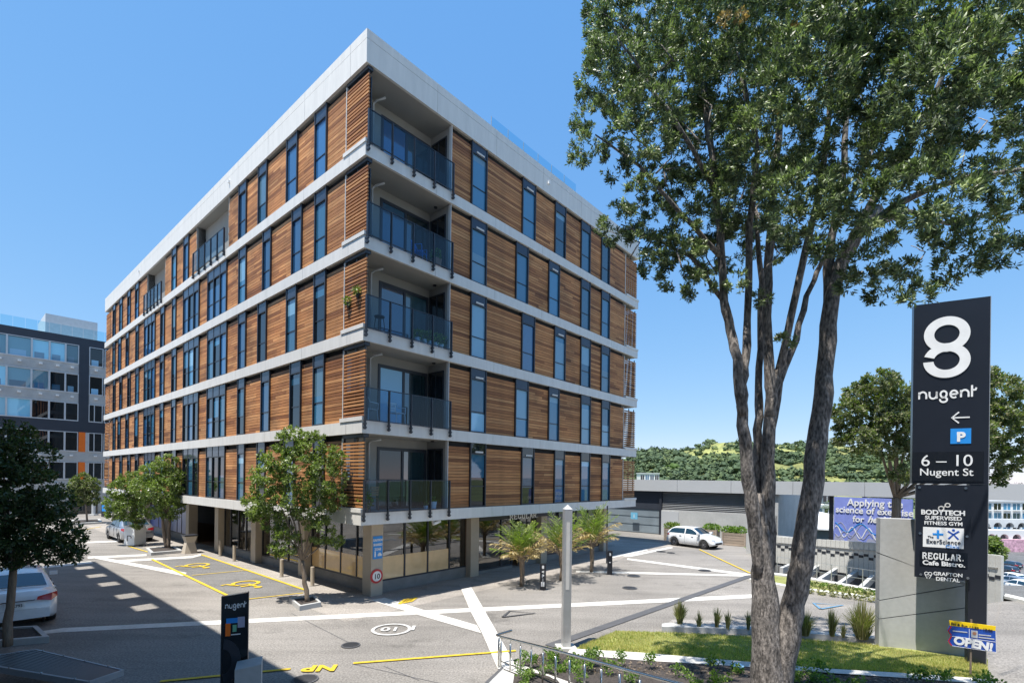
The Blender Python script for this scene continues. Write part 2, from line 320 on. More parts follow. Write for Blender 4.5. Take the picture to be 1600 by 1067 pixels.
def nugent_word(x0, z0, h):                          # the rounded word mark; h = x-height; returns strokes, total width
    w_ = h * .95; g = h * .42; L = []; x = x0
    def nn(x): return [[(x, z0), (x, z0 + h)], [(x, z0 + h * .5)] + arc(x + w_ / 2, z0 + h * .5, w_ / 2, 180, 0, 12, h * .5) + [(x + w_, z0)]]
    L += nn(x); x += w_ + g
    L += [[(x, z0 + h), (x, z0 + h * .5)] + arc(x + w_ / 2, z0 + h * .5, w_ / 2, 180, 360, 12, h * .5) + [(x + w_, z0 + h)], [(x + w_, z0), (x + w_, z0 + h)]]; x += w_ + g
    L += [arc(x + w_ / 2, z0 + h * .55, w_ * .42, 0, 360, 18, h * .45), arc(x + w_ / 2, z0 - h * .22, w_ * .48, 120, -200, 18, h * .34)]; x += w_ + g * .9
    L += [[(x + w_ * .05, z0 + h * .5), (x + w_ * .95, z0 + h * .5)], arc(x + w_ / 2, z0 + h * .5, w_ * .47, 0, 310, 18, h * .5)]; x += w_ + g
    L += nn(x); x += w_ + g
    L += [[(x, z0), (x, z0 + h * 1.6)], [(x, z0 + h * .95), (x + w_ * .5, z0 + h * .95), (x + w_ * .55, z0 + h * 1.25)]]; x += w_ * .55
    return L, x - x0

# ------------------------------------------------------------------ ground
def sheet(name, pts, z, mat, kind='structure', parent=None):
    mb = MB(); mb.add([(p[0], p[1], z) for p in pts], [tuple(range(len(pts)))])
    me = bpy.data.meshes.new(name); me.from_pydata(mb.v, [], mb.f); me.materials.append(MATS[mat])
    a = sum(pts[i][0] * pts[(i + 1) % len(pts)][1] - pts[(i + 1) % len(pts)][0] * pts[i][1] for i in range(len(pts)))
    if a < 0: me.flip_normals()
    o = link(name, me, parent)
    if kind: o['kind'] = kind
    return o
T1, T2, T3 = G(1214, 897), G(1374, 925), G(1500, 950)
F0, F1, F2, F3 = G(1182, 866), G(1215, 870), G(1374, 893), G(1566, 938)
sheet('plaza', [(-160, -60), (70, -60), (70, F3.y), (F3.x, F3.y), T3[:2], T2[:2], T1[:2], F0[:2], (22, 60), (-160, 160)], 0, 'asphalt')
# valley floor, sloping street and the land to the horizon
prof = [(F3.y, 0), (F3.y + 3.5, -.1), (28, -1.6), (40, -4.4), (55, -7.4), (75, -10.2), (94, -12), (140, -13.2), (260, -13.5)]
mb = MB()
for i, (d, z) in enumerate(prof):
    mb.v += [(F3.x + .4 + (d - F3.y) * .62 if d < 60 else F3.x - 6 + (d - F3.y) * .75, d, z), (70 + d * 1.5, d, z)]
for i in range(len(prof) - 1): mb.f.append((2 * i, 2 * i + 1, 2 * i + 3, 2 * i + 2)); mb.m.append(0)
tag(mb.build('road', 'asphalt_road'), kind='structure')
sheet('ground', [(-5000, 30), (F0.x - 20, 30), (F0.x - 20, 14), (140, 14), (5000, 14), (5000, 7000), (-5000, 7000)], -13.9, 'lowland')
mb = MB(); mb.box(-5000, 5000, -200, 7000, -15.5, -14.5)
tag(mb.build('bedrock', 'lowland'), kind='structure')
# trench with ramp floor
mb = MB(); a, b, c, d = F0, F3 + Vector((.3, .6, 0)), T3, T1
mb.add([(a.x - 1, a.y + 1, -.75), (b.x, b.y, -1.3), (c.x, c.y, -1.3), (d.x, d.y, -.75)], [(0, 1, 2, 3)])
tag(mb.build('ramp', 'asphalt'), kind='structure')
mb = MB()
for p, q in ((T1, T2), (T2, T3), (T1, F0), (F0, F1), (F1, F2), (F2, F3)):
    mb.add([(p.x, p.y, -3.2), (q.x, q.y, -3.2), (q.x, q.y, -.004), (p.x, p.y, -.004)], [(0, 1, 2, 3)])
tag(mb.build('retaining_wall', 'concrete_dark'), kind='structure')

# local building ground frame
def BL(x, y, z=0): return Vector((CX + DR[0] * x + DL[0] * y, CY + DR[1] * x + DL[1] * y, z))
sheet('footpath', [BL(-1.1, -1.0), BL(20.5, -1.0), BL(20.5, .9), BL(20.5, 2), BL(1, 2), BL(1, 42), BL(-1.1, 42)], .004, 'paving')
sheet('footpath', [BL(20.5, -1.0), BL(24, -1.0), BL(24, 42), BL(20.5, 42)], .005, 'paving')
# pavement kerb line beside the accessible bays (a low step)
a, b = G(312, 864), G(482, 924)
def strip(name, p, q, wdt, z, mat, parent=None, kind='structure', t=0):
    p, q = Vector(p[:2]), Vector(q[:2]); d = (q - p).normalized(); n_ = Vector((-d.y, d.x)) * wdt / 2
    return sheet(name, [p - n_, q - n_, q + n_, p + n_], z, mat, kind, parent)
def poly(name, pix, z, mat, kind='structure', parent=None): return sheet(name, [G(u, v) for u, v in pix], z, mat, kind, parent)
# parking bays
poly('parking_bay', [(237, 871), (314, 867), (483, 924), (372, 937)], .0065, 'asphalt_bay')
# pale paver strips crossing the plaza
poly('paving_strip', [(60, 986), (99, 980.2), (1178, 927.5), (1178, 933.2), (99, 986.8), (62, 990)], .008, 'paver_white')
poly('paving_strip', [(601, 933), (661.6, 952), (745, 976), (752, 988.5), (652.8, 959.8), (578, 936.5)], .012, 'paver_white')
poly('paving_strip', [(720.6, 920), (736.5, 916.9), (752.4, 944.8), (775.3, 985), (806, 1040), (778, 1045), (753.5, 989), (736, 956)], .016, 'paver_white')
poly('paving_strip', [(717, 912), (733.5, 908.6), (736.5, 916.7), (720.6, 919.8)], .009, 'paver_pink')
poly('paving_strip', [(578, 932), (592, 929), (606, 937), (590, 941)], .009, 'paver_pink')
poly('paving_strip', [(137, 868.5), (229, 864.8), (229, 867.6), (137, 872)], .008, 'paver_white')
poly('paving_strip', [(145, 871), (166, 871), (292, 894), (286, 899)], .012, 'paver_white')
poly('paving_strip', [(183, 874.5), (300, 868), (314, 864.5), (314, 867.5), (300, 871), (183, 878)], .016, 'paver_white')
poly('paving_strip', [(20, 887.5), (142, 876), (146, 879), (20, 891.5)], .008, 'paver_white')
poly('paving_strip', [(134, 845.5), (230, 842), (230, 843.8), (134, 847.6)], .008, 'paver_white')
poly('paving_strip', [(980, 871), (1174, 896), (1166, 898.5), (980, 873.6)], .008, 'paver_white')
poly('paving_strip', [(900, 890.6), (1168, 897.3), (1160, 899.8), (900, 893.6)], .012, 'paver_white')
poly('paving_strip', [(972, 868), (1047, 853.4), (1052, 855), (985, 869)], .008, 'paver_white')
poly('paving_strip', [(950, 869), (1010, 857), (1013, 858.5), (955, 871)], .009, 'paver_white')
a, b = G(858, 1009), G(1172, 899)
strip('paving_strip', a, b, .3, .02, 'paver_dark')
# painted lines
def yl(p, q, wdt=.1, mat='yellow_paint', z=.024): return strip('painted_line', G(*p), G(*q), wdt, z, mat)
yl((250, 1064.6), (454, 1045)); yl((552, 1036), (806, 1016.4)); yl((237, 873), (372, 938), .12); yl((314.6, 866), (479, 922), .12); yl((300, 898.5), (384, 890.5), .08)
yl((384, 936), (474, 925.8), .08); yl((201, 853), (232, 862)); yl((125, 828), (158, 822)); yl((1093, 858), (1172, 895), .11, z=.028)
for i in range(4): yl((634 + i * 5.5, 936 - i * 1.0), (624 + i * 5.5, 943.5 - i * 1.2), .14, z=.026)
for u in (628,): yl((624, 943), (645, 938.5), .1, z=.03)
def ground_text(s, u, v, size, rz, mat, bold=.01, sx=1, z=.03):
    p = G(u, v); o = text('painted_lettering', s, size, mat, None, (p.x, p.y, z), (0, 0, rz), bold, sx, 'CENTER', 0.001); o['kind'] = 'structure'; return o
ground_text('NP', 503, 1040, .5, R(186), 'yellow_paint', .02, 1.15)
# accessible bay symbols
def wheelchair(u, v, k):
    p = G(u, v); mb = MB()
    ar = [(x, z) for x, z in arc(0, 0, .42, 100, 400, 16)]
    L = [ar, [(-.05, .75), (-.02, .2), (.4, .2), (.55, -.25), (.75, -.2)], [(0, .48), (.35, .48)]]
    mb2 = MB(); strokes(mb2, L, .13, -.001, .001); mb2.vprism([(-.05 + .14 * math.cos(t), .95 + .14 * math.sin(t)) for t in [i * .785 for i in range(8)]], -.001, .001)
    o = mb2.build('painted_wheelchair_symbol', 'yellow_paint'); o.rotation_euler = (R(90), 0, YAW + R(90) + R(180)); o.rotation_euler = (Matrix.Rotation(YAW + R(180), 3, 'Z') @ Matrix.Rotation(R(-90), 3, 'X')).to_euler()
    o.location = (p.x, p.y, .03); o.scale = (k, 1, k); o['kind'] = 'structure'
wheelchair(308, 882.5, 1.1); wheelchair(384, 911, 1.1)
def ring(u, v, r0, r1, z, mat, name):
    p = G(u, v); mb = MB(); n = 40
    for i in range(n):
        a0, a1 = 2 * math.pi * i / n, 2 * math.pi * (i + 1) / n
        mb.add([(p.x + r * math.cos(a), p.y + r * math.sin(a), z) for r, a in ((r0, a0), (r1, a0), (r1, a1), (r0, a1))], [(0, 1, 2, 3)])
    return tag(mb.build(name, mat), kind='structure')
ring(611.5, 983, .46, .56, .024, 'faded_paint', 'painted_circle'); ground_text('10', 611.5, 980.3, .5, R(180 + 4), 'faded_paint', .012, 1.1, .027)
ground_text('1', 647, 978, .55, R(184), 'white_paint', .02, 1, .027)
mb = MB(); strokes(mb, [[(-.5, .2), (.55, 0), (-.3, -.28), (-.5, .2)]], .09, -.001, .001)
for (u, v, k, mt) in ((806, 958.5, 1, 'dark_paint'), (1290, 946, 1.1, 'blue_paint')):
    o = MB(); strokes(o, [[(-.42, .42), (.62, -.1), (-.2, -.32), (-.42, .42)]], .09, -.001, .001); o = o.build('painted_triangle', mt)
    o.rotation_euler = (R(-90), 0, 0); p = G(u, v); o.location = (p.x, p.y, .026); o.scale = (k, 1, -k); o['kind'] = 'structure'
# faint construction joints in the asphalt
for p, q in (((550, 1036), (690, 1067)), ((455, 957), (545, 1003)), ((600, 1040), (655, 1062))):
    strip('paving_joint', G(*p), G(*q), .02, .005, 'paver_dark')
for i, (u, v, r, lb) in enumerate(((548, 1007.5, .24, 'dark round manhole cover nearest the white painted 10 circle'), (477, 1061, .27, 'large round manhole cover at the bottom edge beside the yellow NP lettering'),
        (984, 918, .3, 'round manhole cover on the open asphalt right of the lamp column'), (990, 899, .3, 'manhole cover between the two white strips right of the palms'),
        (1033, 861, .3, 'small cover on the drive in front of the white hatchback'), (1101, 890.5, .3, 'small cover beside the pale strips near the big tree'), (1048, 863, .25, 'small cover just right of another, near the white hatchback'))):
    p = G(u, v); e = MB(); n = 28
    e.prism([(r * math.cos(2 * math.pi * k / n), r * math.sin(2 * math.pi * k / n)) for k in range(n)], .004, .018)
    o = e.build('manhole_cover', 'paver_dark', None, False, (p.x, p.y, 0.006)); tag(o, lb, 'manhole cover', 'manhole covers in the plaza')
    rb = MB()
    for k in range(-3, 4):
        hw = math.sqrt(max(0, (r * .85) ** 2 - (k * r * .23) ** 2)); rb.box(-hw, hw, k * r * .23 - .012, k * r * .23 + .012, .018, .024)
    rb.build('tread_rib', 'frame_metal', o)

# ------------------------------------------------------------------ the timber apartment building
S, Z0, SLAB = 3.05, CAMZ - 1.59590, .42
ZTOP = CAMZ + 14.757; LL, LR = 39.29, 19.23
bld = empty('apartment_building', (CX, CY, 0), YAW, 'six storey timber clad apartment building with white floor bands and corner balconies', 'building')
def zb(k): return Z0 + S * k
def sL(u, v): return hit(u, v, (CX, CY), DL)[0]
def sRt(u, v): return hit(u, v, (CX, CY), DR)[0]
def fbox(mb, side, s0, s1, d0, d1, z0, z1, mi=0):
    return mb.box(s0, s1, d0, d1, z0, z1, mi) if side == 'R' else mb.box(d0, d1, s0, s1, z0, z1, mi)
# core walls behind cladding (with balcony recesses left open)
BX, BY = sRt(704, 560), 1.3
LW = sL(533.5, 500)
RE = sRt(977.5, 600)
YL0 = LL - 1.6
recL = {4: [(sL(352.6, 380), sL(303.5, 400)), (sL(254, 450), sL(226.5, 470))]}
core = MB()
core.box(.55, LR - .4, BY + .02, LL - .3, Z0 + .2, ZTOP - .55)
core.build('core_wall', 'render_wall', bld)
for k in range(5):
    b = MB(); z0, z1 = zb(k) + SLAB, zb(k + 1)
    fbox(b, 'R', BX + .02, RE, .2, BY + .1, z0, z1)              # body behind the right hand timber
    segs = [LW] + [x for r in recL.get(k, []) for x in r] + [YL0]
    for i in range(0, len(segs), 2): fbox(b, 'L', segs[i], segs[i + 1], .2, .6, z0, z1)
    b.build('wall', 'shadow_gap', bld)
# slabs and their panels
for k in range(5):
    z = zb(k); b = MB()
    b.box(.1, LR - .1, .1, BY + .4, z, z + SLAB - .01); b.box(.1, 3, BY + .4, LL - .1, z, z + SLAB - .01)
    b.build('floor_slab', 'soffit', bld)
JR = [0, 3.03] + [3.03 + 3.25 * i for i in range(1, 5)] + [LR]
JL = [0, 1.0] + [1.0 + 3.25 * i for i in range(1, 12)] + [LL]
def panels(side, J, z0, z1, d0=0, d1=.1, nm='band_panel', g=.006):
    for i in range(len(J) - 1):
        b = MB(); a = J[i] + (g if i else (0 if side == 'R' else d1 + .001)); fbox(b, side, a, J[i + 1] - g, d0, d1, z0, z1); b.build(nm, 'band', bld)
for k in range(5):
    panels('R', JR, zb(k), zb(k) + SLAB); panels('L', JL, zb(k), zb(k) + SLAB)
zj = ZTOP - .31
for sd_, J in (('R', JR), ('L', JL)):
    panels(sd_, J, zb(5), zj - .006, nm='parapet_panel'); panels(sd_, J, zj + .006, ZTOP, nm='parapet_panel')
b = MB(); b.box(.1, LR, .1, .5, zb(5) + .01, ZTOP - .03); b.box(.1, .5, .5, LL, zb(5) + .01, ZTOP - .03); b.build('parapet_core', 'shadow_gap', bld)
b = MB(); b.box(.5, LR - .1, .5, LL - .1, zb(5) + .25, zb(5) + .5); b.build('roof', 'roof_pale', bld)
b = MB(); b.box(.1, LR - .1, .1, 3.2, zb(5), zb(5) + .24); b.box(.1, 3.2, 3.2, LL - .1, zb(5), zb(5) + .24); b.build('eaves_soffit', 'soffit', bld)
b = MB(); b.box(LR - .1, LR, .1, LL, zb(5), ZTOP); b.box(.1, LR - .1, LL - .1, LL, zb(5), ZTOP); b.build('parapet_panel', 'band', bld)
b = MB(); b.box(.6, LR - .1, LL - .3, LL - .2, 0, zb(5)); b.box(LR - .4, LR - .2, 2, LL - .3, 0, zb(5)); b.build('end_wall', 'render_wall', bld)
# windows: (facade, floor) -> pixel ranges of each window
WL = {4: [(487.8, 506.3), (444.2, 461), (400.6, 414), (370.5, 382.4), (285.7, 293.5), (267.7, 274.7), (211.4, 216.8), (199.4, 204), (187, 191.5), (177, 181)],
      3: [(488, 506), (452.6, 468), (407.6, 420.3), (370.5, 382), (322.5, 352, 'b'), (285, 309.5, 'b'), (267.7, 273.5), (249.8, 256), (224.7, 241.5, 'b'), (211.5, 216), (196.5, 201), (184.7, 189), (176, 180)],
      2: [(487, 505), (444.2, 459.6), (400, 413.3), (369.7, 381.5), (322, 352, 'b'), (285, 309, 'b'), (266.8, 273.9), (248.6, 255), (224, 241, 'b'), (210.6, 216), (198.5, 203), (186, 190), (176, 179.7)],
      1: [(485.8, 503), (449.8, 466.7), (404.8, 418.3), (368.3, 379.5), (320.8, 349.8, 'b'), (283.7, 307.6, 'b'), (265.4, 272.5), (247.7, 253.6), (222.7, 239.6, 'b'), (208.6, 214), (194.6, 199.4), (182.5, 186.7), (175, 178.8)],
      0: [(485.8, 503), (440, 456), (398, 411), (367.8, 378.9), (319.4, 348.4, 'b'), (282.8, 307, 'b'), (265.4, 272.5), (247.7, 253.6), (222.7, 239.6, 'b'), (208.6, 214), (196.6, 201.4), (184.5, 188.7), (173.5, 177)]}
WR = {4: [(738.6, 763), (818.5, 839.5), (870, 886.8), (911, 925.7), (943, 956)], 3: [(737.8, 762.5), (808.4, 827.8), (859.8, 877), (910.6, 925), (942.6, 955.7)],
      2: [(737.5, 762), (817.6, 838), (868.7, 886.3), (910, 925.4), (942, 955.4)], 1: [(736.8, 761.6), (807.3, 827.7), (859.3, 876), (909.8, 925), (942, 955)],
      0: [(736.3, 761), (816.8, 836.5), (868, 884), (909, 923.7), (942, 954.8)]}
def pane_mat(side, k, i, big):
    if side == 'R':
        return {0: ['glass_dark', 'glass_dark', 'glass_mid', 'glass_mid', 'glass_mid'], 1: ['glass_blind', 'glass_mid', 'glass_mid', 'glass_blind', 'glass_blind'],
                2: ['glass_blind', 'glass_sky', 'glass_blind', 'glass_mid', 'glass_blind'], 3: ['glass_blind', 'glass_mid', 'glass_mid', 'glass_mid', 'glass_mid'],
                4: ['glass_mid', 'glass_mid', 'glass_mid', 'glass_mid', 'glass_mid']}[k][i]
    if k >= 3: return ['glass_sky', 'glass_mid'][(i * 7 + k) % 3 == 0]
    return ['glass_dark', 'glass_sky', 'glass_dark', 'glass_mid'][(i * 5 + k * 3) % 4]
def make_window(side, s0, s1, k, i, big):
    z0, z1 = zb(k) + SLAB, zb(k + 1); fr = MB(); j = .055; zt = z1 - (.42 if not big else .5); zm = z0 + .86
    lites = 3 if big else 1
    fbox(fr, side, s0, s0 + j, .05, .19, z0, z1); fbox(fr, side, s1 - j, s1, .05, .19, z0, z1)
    fbox(fr, side, s0 + j, s1 - j, .05, .19, z0, z0 + .06); fbox(fr, side, s0 + j, s1 - j, .06, .19, zt - .05, zt)
    for q in range(1, lites): x = s0 + (s1 - s0) * q / lites; fbox(fr, side, x - .03, x + .03, .06, .19, z0 + .06, z1)
    f = fr.build('window', 'frame_dark', bld)
    mat = pane_mat(side, k, i, big)
    for q in range(lites):
        a, b_ = s0 + (s1 - s0) * q / lites + j, s0 + (s1 - s0) * (q + 1) / lites - j
        m_ = mat; za, zz_ = z0 + .06, zt - .05
        if big: m_ = ['glass_sky', 'glass_dark', 'glass_mid', 'glass_dark'][(q + k * 2 + i) % 4] if k < 3 else 'glass_sky'
        zs = za + (zz_ - za) * random.choice((.35, .55, .7, .8, .88, .5)) if random.random() < .5 else None
        pn = MB(); fbox(pn, side, a, b_, .12, .13, za, zs or zz_); pn.build('pane', m_, f)
        if zs: pn = MB(); fbox(pn, side, a, b_, .121, .131, zs, zz_); pn.build('blind_behind_glass', {'glass_dark': 'glass_mid', 'glass_sky': 'glass_dark', 'glass_mid': 'glass_blind', 'glass_blind': 'glass_mid'}[m_], f)
        ra = MB(); fbox(ra, side, a, b_, .1, .119, zm - .02, zm + .02); ra.build('glazing_bar', 'frame_metal', f)
    sp = MB(); fbox(sp, side, s0 + j, s1 - j, .075, .13, zt + .001, z1 - (.0)); sp.build('spandrel', 'spandrel' if k > 0 or side == 'L' else 'glass_dark', f)
    if side == 'R' and (i == 0 or (i == 1 and k in (0, 4)) or (i == 2 and k in (1, 2, 3) and (k + i) % 2 == 1 or (i == 2 and k == 2))):
        v_ = MB(); w_ = s1 - s0; fbox(v_, side, s0 + w_ * .3, s1 - w_ * .22, .04, .075, zt + .02, zt + .09); v_.build('vent', 'vent', f)
wall_spans = []
for side, WW, lim0, lim1 in (('R', WR, BX, RE), ('L', WL, LW, YL0)):
    for k in range(5):
        ws = []; vmid = {4: 300, 3: 400, 2: 500, 1: 620, 0: 740}[k]
        for i, t in enumerate(WW[k]):
            if side == 'R': a, b_ = sRt(t[0], vmid), sRt(t[1], vmid)
            else:
                b_, a = sL(t[0], vmid), sL(t[1], vmid)
            make_window(side, a, b_, k, i, len(t) == 3); ws.append((a, b_))
        blocks = sorted(ws + [(r[0], r[1]) for r in (recL.get(k, []) if side == 'L' else [])])
        cur = lim0
        for n_, (a, b_) in enumerate(blocks + [(lim1, lim1)]):
            if a - cur > .05: wall_spans.append((side, k, n_, cur, a))
            cur = b_
# timber boards
PITCH = .1215; cnt = 0; plank_cache = {}; rest = {'R': MB(), 'L': MB()}
big_keys = {('R', 1), ('R', 0), ('L', 0)}
for side, k, n_, a, b_ in wall_spans:
    z0 = zb(k) + SLAB + .015; z1 = zb(k + 1) - .13; nb = int((z1 - z0) / PITCH)
    for r in range(nb):
        z = z0 + r * PITCH; cuts = [a + .01, b_ - .01]
        if b_ - a > 1.3 and random.random() < .55 or b_ - a > 2.6: cuts.insert(1, a + (b_ - a) * random.uniform(.2, .8))
        indiv = (side, n_) in big_keys and cnt < 300
        if indiv: cuts = [cuts[0], cuts[-1]]; cnt += 1
        for c0, c1 in zip(cuts[:-1], cuts[1:]):
            d0 = .12 + random.uniform(-.003, .003); c1 -= .003 if c1 != cuts[-1] else 0
            if indiv:
                key = (side, n_, k)
                if key not in plank_cache:
                    q = MB(); fbox(q, side, 0, c1 - c0, 0, .022, 0, PITCH - .015)
                    me = bpy.data.meshes.new('plank'); me.from_pydata(q.v, [], q.f); me.materials.append(MATS['timber_x' if side == 'R' else 'timber_y']); plank_cache[key] = me
                link('plank', plank_cache[key], bld, (c0, d0, z) if side == 'R' else (d0, c0, z))
            else: fbox(rest[side], side, c0, c1, d0, d0 + .022, z, z + PITCH - .015)
for side, ax in (('R', 'timber_x'), ('L', 'timber_y')):
    o = rest[side].build('timber_cladding', ax, bld); o['kind'] = 'stuff'
    o['label'] = 'horizontal brown boards between the windows of the %s facade' % ('sunlit street' if side == 'L' else 'shaded')
# louvre screens of timber slats
def slat_set(x0, x1, y0, y1, axis, k, indiv, holder, low=None):
    z0 = zb(k) + SLAB + .16; z1 = zb(k + 1) - .12; n_ = int((z1 - z0) / .118); pm = None
    for r in range(n_):
        z = z0 + r * .118
        if indiv:
            if pm is None:
                q = MB(); q.box(0, x1 - x0, 0, y1 - y0, 0, .07); pm = bpy.data.meshes.new('louvre_slat'); pm.from_pydata(q.v, [], q.f); pm.materials.append(MATS['timber_y' if axis == 1 else 'timber_x'])
            link('louvre_slat', pm, holder, (x0, y0, z))
        else: low.box(x0, x1, y0, y1, z, z + .062)
far = MB()
for k in range(5):
    z0, z1 = zb(k) + SLAB, zb(k + 1)
    slat_set(.1, .15, .02, LW - .02, 1, k, True, bld)
    slat_set(RE + .03, LR - .02, .1, .15, 0, k, True, bld)
    slat_set(LR - .15, LR - .1, .16, 1.5, 1, k, False, bld, far)
    slat_set(.1, .15, YL0 + .02, LL - .02, 1, k, False, bld, far)
    b = MB()
    for y in (.1, LW * .5, LW - .06): b = MB(); b.box(.155, .2, y, y + .05, z0, z1 - .13); b.build('screen_post', 'frame_dark', bld)
    for x in (RE + .05, (RE + LR) / 2, LR - .12): b = MB(); b.box(x, x + .05, .155, .2, z0, z1 - .13); b.build('screen_post', 'frame_dark', bld)
    for y in (YL0 + .1, LL - .15): b = MB(); b.box(.155, .2, y, y + .05, z0, z1 - .13); b.build('screen_post', 'frame_dark', bld)
    b = MB(); b.box(.1, .3, .06, LW, z1 - .125, z1); b.build('screen_header', 'frame_dark', bld)
    b = MB(); b.box(.22, .25, .06, LW - .02, z0, z0 + (2.3 if k >= 3 else 1.1)); b.build('slat_shade_backing', 'frame_dark', bld)  # balustrade backing; taller on upper floors, dark sheet standing in for shade between slats
    pass
    b = MB(); b.box(-.03, .1, -.03, LW, z0, z0 + .13); b.box(-.02, .09, -.02, .14, z0 + .13, z0 + .131)
    b.build('upstand', 'band', bld)
    b = MB(); b.box(RE, LR + .03, -.03, .09, z0, z0 + .12); b.build('upstand', 'band', bld)
    b = MB(); b.box(.09, .14, LW - .01, LW + .03, z0, z1 - .12)
    b.build('edge_trim', 'vent', bld)
    b = MB(); b.box(RE - .02, RE + .02, .09, .14, z0, z1 - .12); b.build('edge_trim', 'vent', bld); b = MB(); b.box(BX - .03, BX + .0, .06, .2, z0, z1); b.build('edge_trim', 'vent', bld)
    b = MB(); b.box(RE, LR - .16, .9, .95, z0, z0 + 1.1); b.build('balustrade', 'frame_dark', bld)
    b = MB(); b.box(.9, .95, YL0, LL - .2, z0, z1); b.build('balcony_wall', 'frame_dark', bld)
    b = MB(); b.box(RE - .1, RE, .2, 1.6, z0, z1); b.build('side_wall', 'render_wall', bld)
o = far.build('louvre_screen', 'timber_y', bld); o['kind'] = 'stuff'
# corner balconies
def rail(side, s0, s1, n_, z0, d, parent, top=1.07):
    r_ = empty('balustrade', (0, 0, 0)); r_.parent = parent
    for i in range(n_):
        a, b_ = s0 + (s1 - s0) * i / n_, s0 + (s1 - s0) * (i + 1) / n_
        q = MB(); fbox(q, side, a + .03, b_ - .03, d, d + .012, z0 + .03, z0 + top); q.build('glass_panel', 'rail_glass', r_)
    for i in range(n_ + 1):
        a = s0 + (s1 - s0) * i / n_; q = MB()
        fbox(q, side, a - .022, a + .022, d - .03, d + .05, z0 - .3, z0 + top + .01)
        fbox(q, side, a - .03, a + .03, d - .06, d + .08 if d < 0 else d + .1, z0 - .14, z0 - .09); fbox(q, side, a - .03, a + .03, d - .06, d + .08, z0 - .27, z0 - .22)
        q.build('rail_post', 'frame_dark', r_)
    q = MB(); fbox(q, side, s0, s1, d - .012, d + .03, z0 + top, z0 + top + .025); fbox(q, side, s0, s1, d - .008, d + .022, z0 + .0, z0 + .03); q.build('handrail', 'frame_metal', r_)
for k in range(5):
    z0, z1 = zb(k) + SLAB, zb(k + 1); rail('R', .06, BX - .04, 4, z0, -.09, bld)
    d1, d2 = .98, BX - .0
    bw = MB()                                                    # back wall around the sliding door
    bw.box(.45, 1.45, BY, BY + .2, z0, z1); bw.box(1.45, BX, BY, BY + .2, z1 - .33, z1); bw.box(BX - .08, BX, BY - .0, BY + .2, z0, z1 - .33)
    bw.box(BX - .02, BX + .1, .2, BY, z1 - .3, z1); bw.box(BX - .02, BX + .1, .2, .34, z0, z1 - .3)
    bw.box(.2, .45, BY, BY + .2, z1 - .3, z1)
    bw.build('balcony_wall', 'render_wall', bld)
    dr = MB(); x0, x1 = 1.45, BX - .08; zt = z1 - .33
    dr.box(x0, x1, BY - .03, BY + .1, zt - .12, zt); dr.box(x0, x1, BY - .03, BY + .1, z0, z0 + .06)
    for x in (x0, (x0 + x1) / 2 - .06, x1 - .1): dr.box(x, x + .1, BY - .03, BY + .1, z0 + .06, zt - .12)
    dd = dr.build('sliding_door', 'frame_dark', bld)
    for i, (a, b_) in enumerate(((x0 + .1, (x0 + x1) / 2 - .06), ((x0 + x1) / 2 + .04, x1 - .1))):
        q = MB(); q.box(a, b_, BY + .0, BY + .02, z0 + .06, zt - .12); q.build('door_pane', [{0: 'glass_dark', 1: 'glass_blind', 2: 'glass_sky', 3: 'glass_mid', 4: 'glass_sky'}[k], 'glass_teal'][i], dd)
    q = MB(); q.box(BX - .03, BX - .021, .34, BY - .03, z0, z1 - .3); s_ = q.build('side_glazing', 'glass_dark', bld)
    q = MB()
    for y in (.34, .8, BY - .1): q.box(BX - .05, BX - .031, y, y + .06, z0, z1 - .3)
    q.box(BX - .05, BX - .031, .34, BY - .04, z1 - .36, z1 - .3); q.build('side_frame', 'frame_dark', s_)
    q = MB(); q.box(.2, .36, BY - .02, BY + .02, z0, z1 - .3); q.build('side_window', 'glass_blind', bld)
    q = MB(); q.box(.36, .45, BY - .04, BY + .1, z0, z1 - .3); q.build('window_frame', 'frame_dark', bld)
    q = MB(); q.tube([(1.05, BY - .1, z0), (1.05, BY - .1, z1 - .22), (1.1, BY - .25, z1 - .14), (1.25, BY - .55, z1 - .1)], .04, 8); q.build('downpipe', 'lightgrey', bld, True)
    q = MB(); q.box(.62, .9, BY - .12, BY, z0, z1); q.build('pilaster', 'render_wall', bld)
    if k < 4:
        q = MB(); q.tube([(BX - .25, .7, z1 - .04), (BX - .25, .7, z1)], .07, 10); q.build('ceiling_lamp', 'black_matt', bld)
# recessed roof level loggias on the long side
for (a, b_) in recL[4]:
    z0, z1 = zb(4) + SLAB, zb(5); b = MB(); b.box(1.9, 2.0, a, b_, z0, z1); b.build('loggia_back_wall', 'glass_dark', bld)
    b = MB(); b.box(.12, 1.9, b_ - .0, b_ + .08, z0, z1); b.box(.12, 1.9, a - .08, a, z0, z1); b.build('loggia_side_wall', 'render_wall', bld)
    b = MB(); b.box(.2, 1.9, a, b_, z0 - .02, z0 + .01); b.build('loggia_floor', 'soffit', bld)
    b = MB(); b.box(.5, 1.89, b_ - .05, b_, z0, z1 - .5); b.build('loggia_door', 'glass_dark', bld)
    rail('L', a + .05, b_ - .05, 5, z0, -.07, bld)
core_cut = True
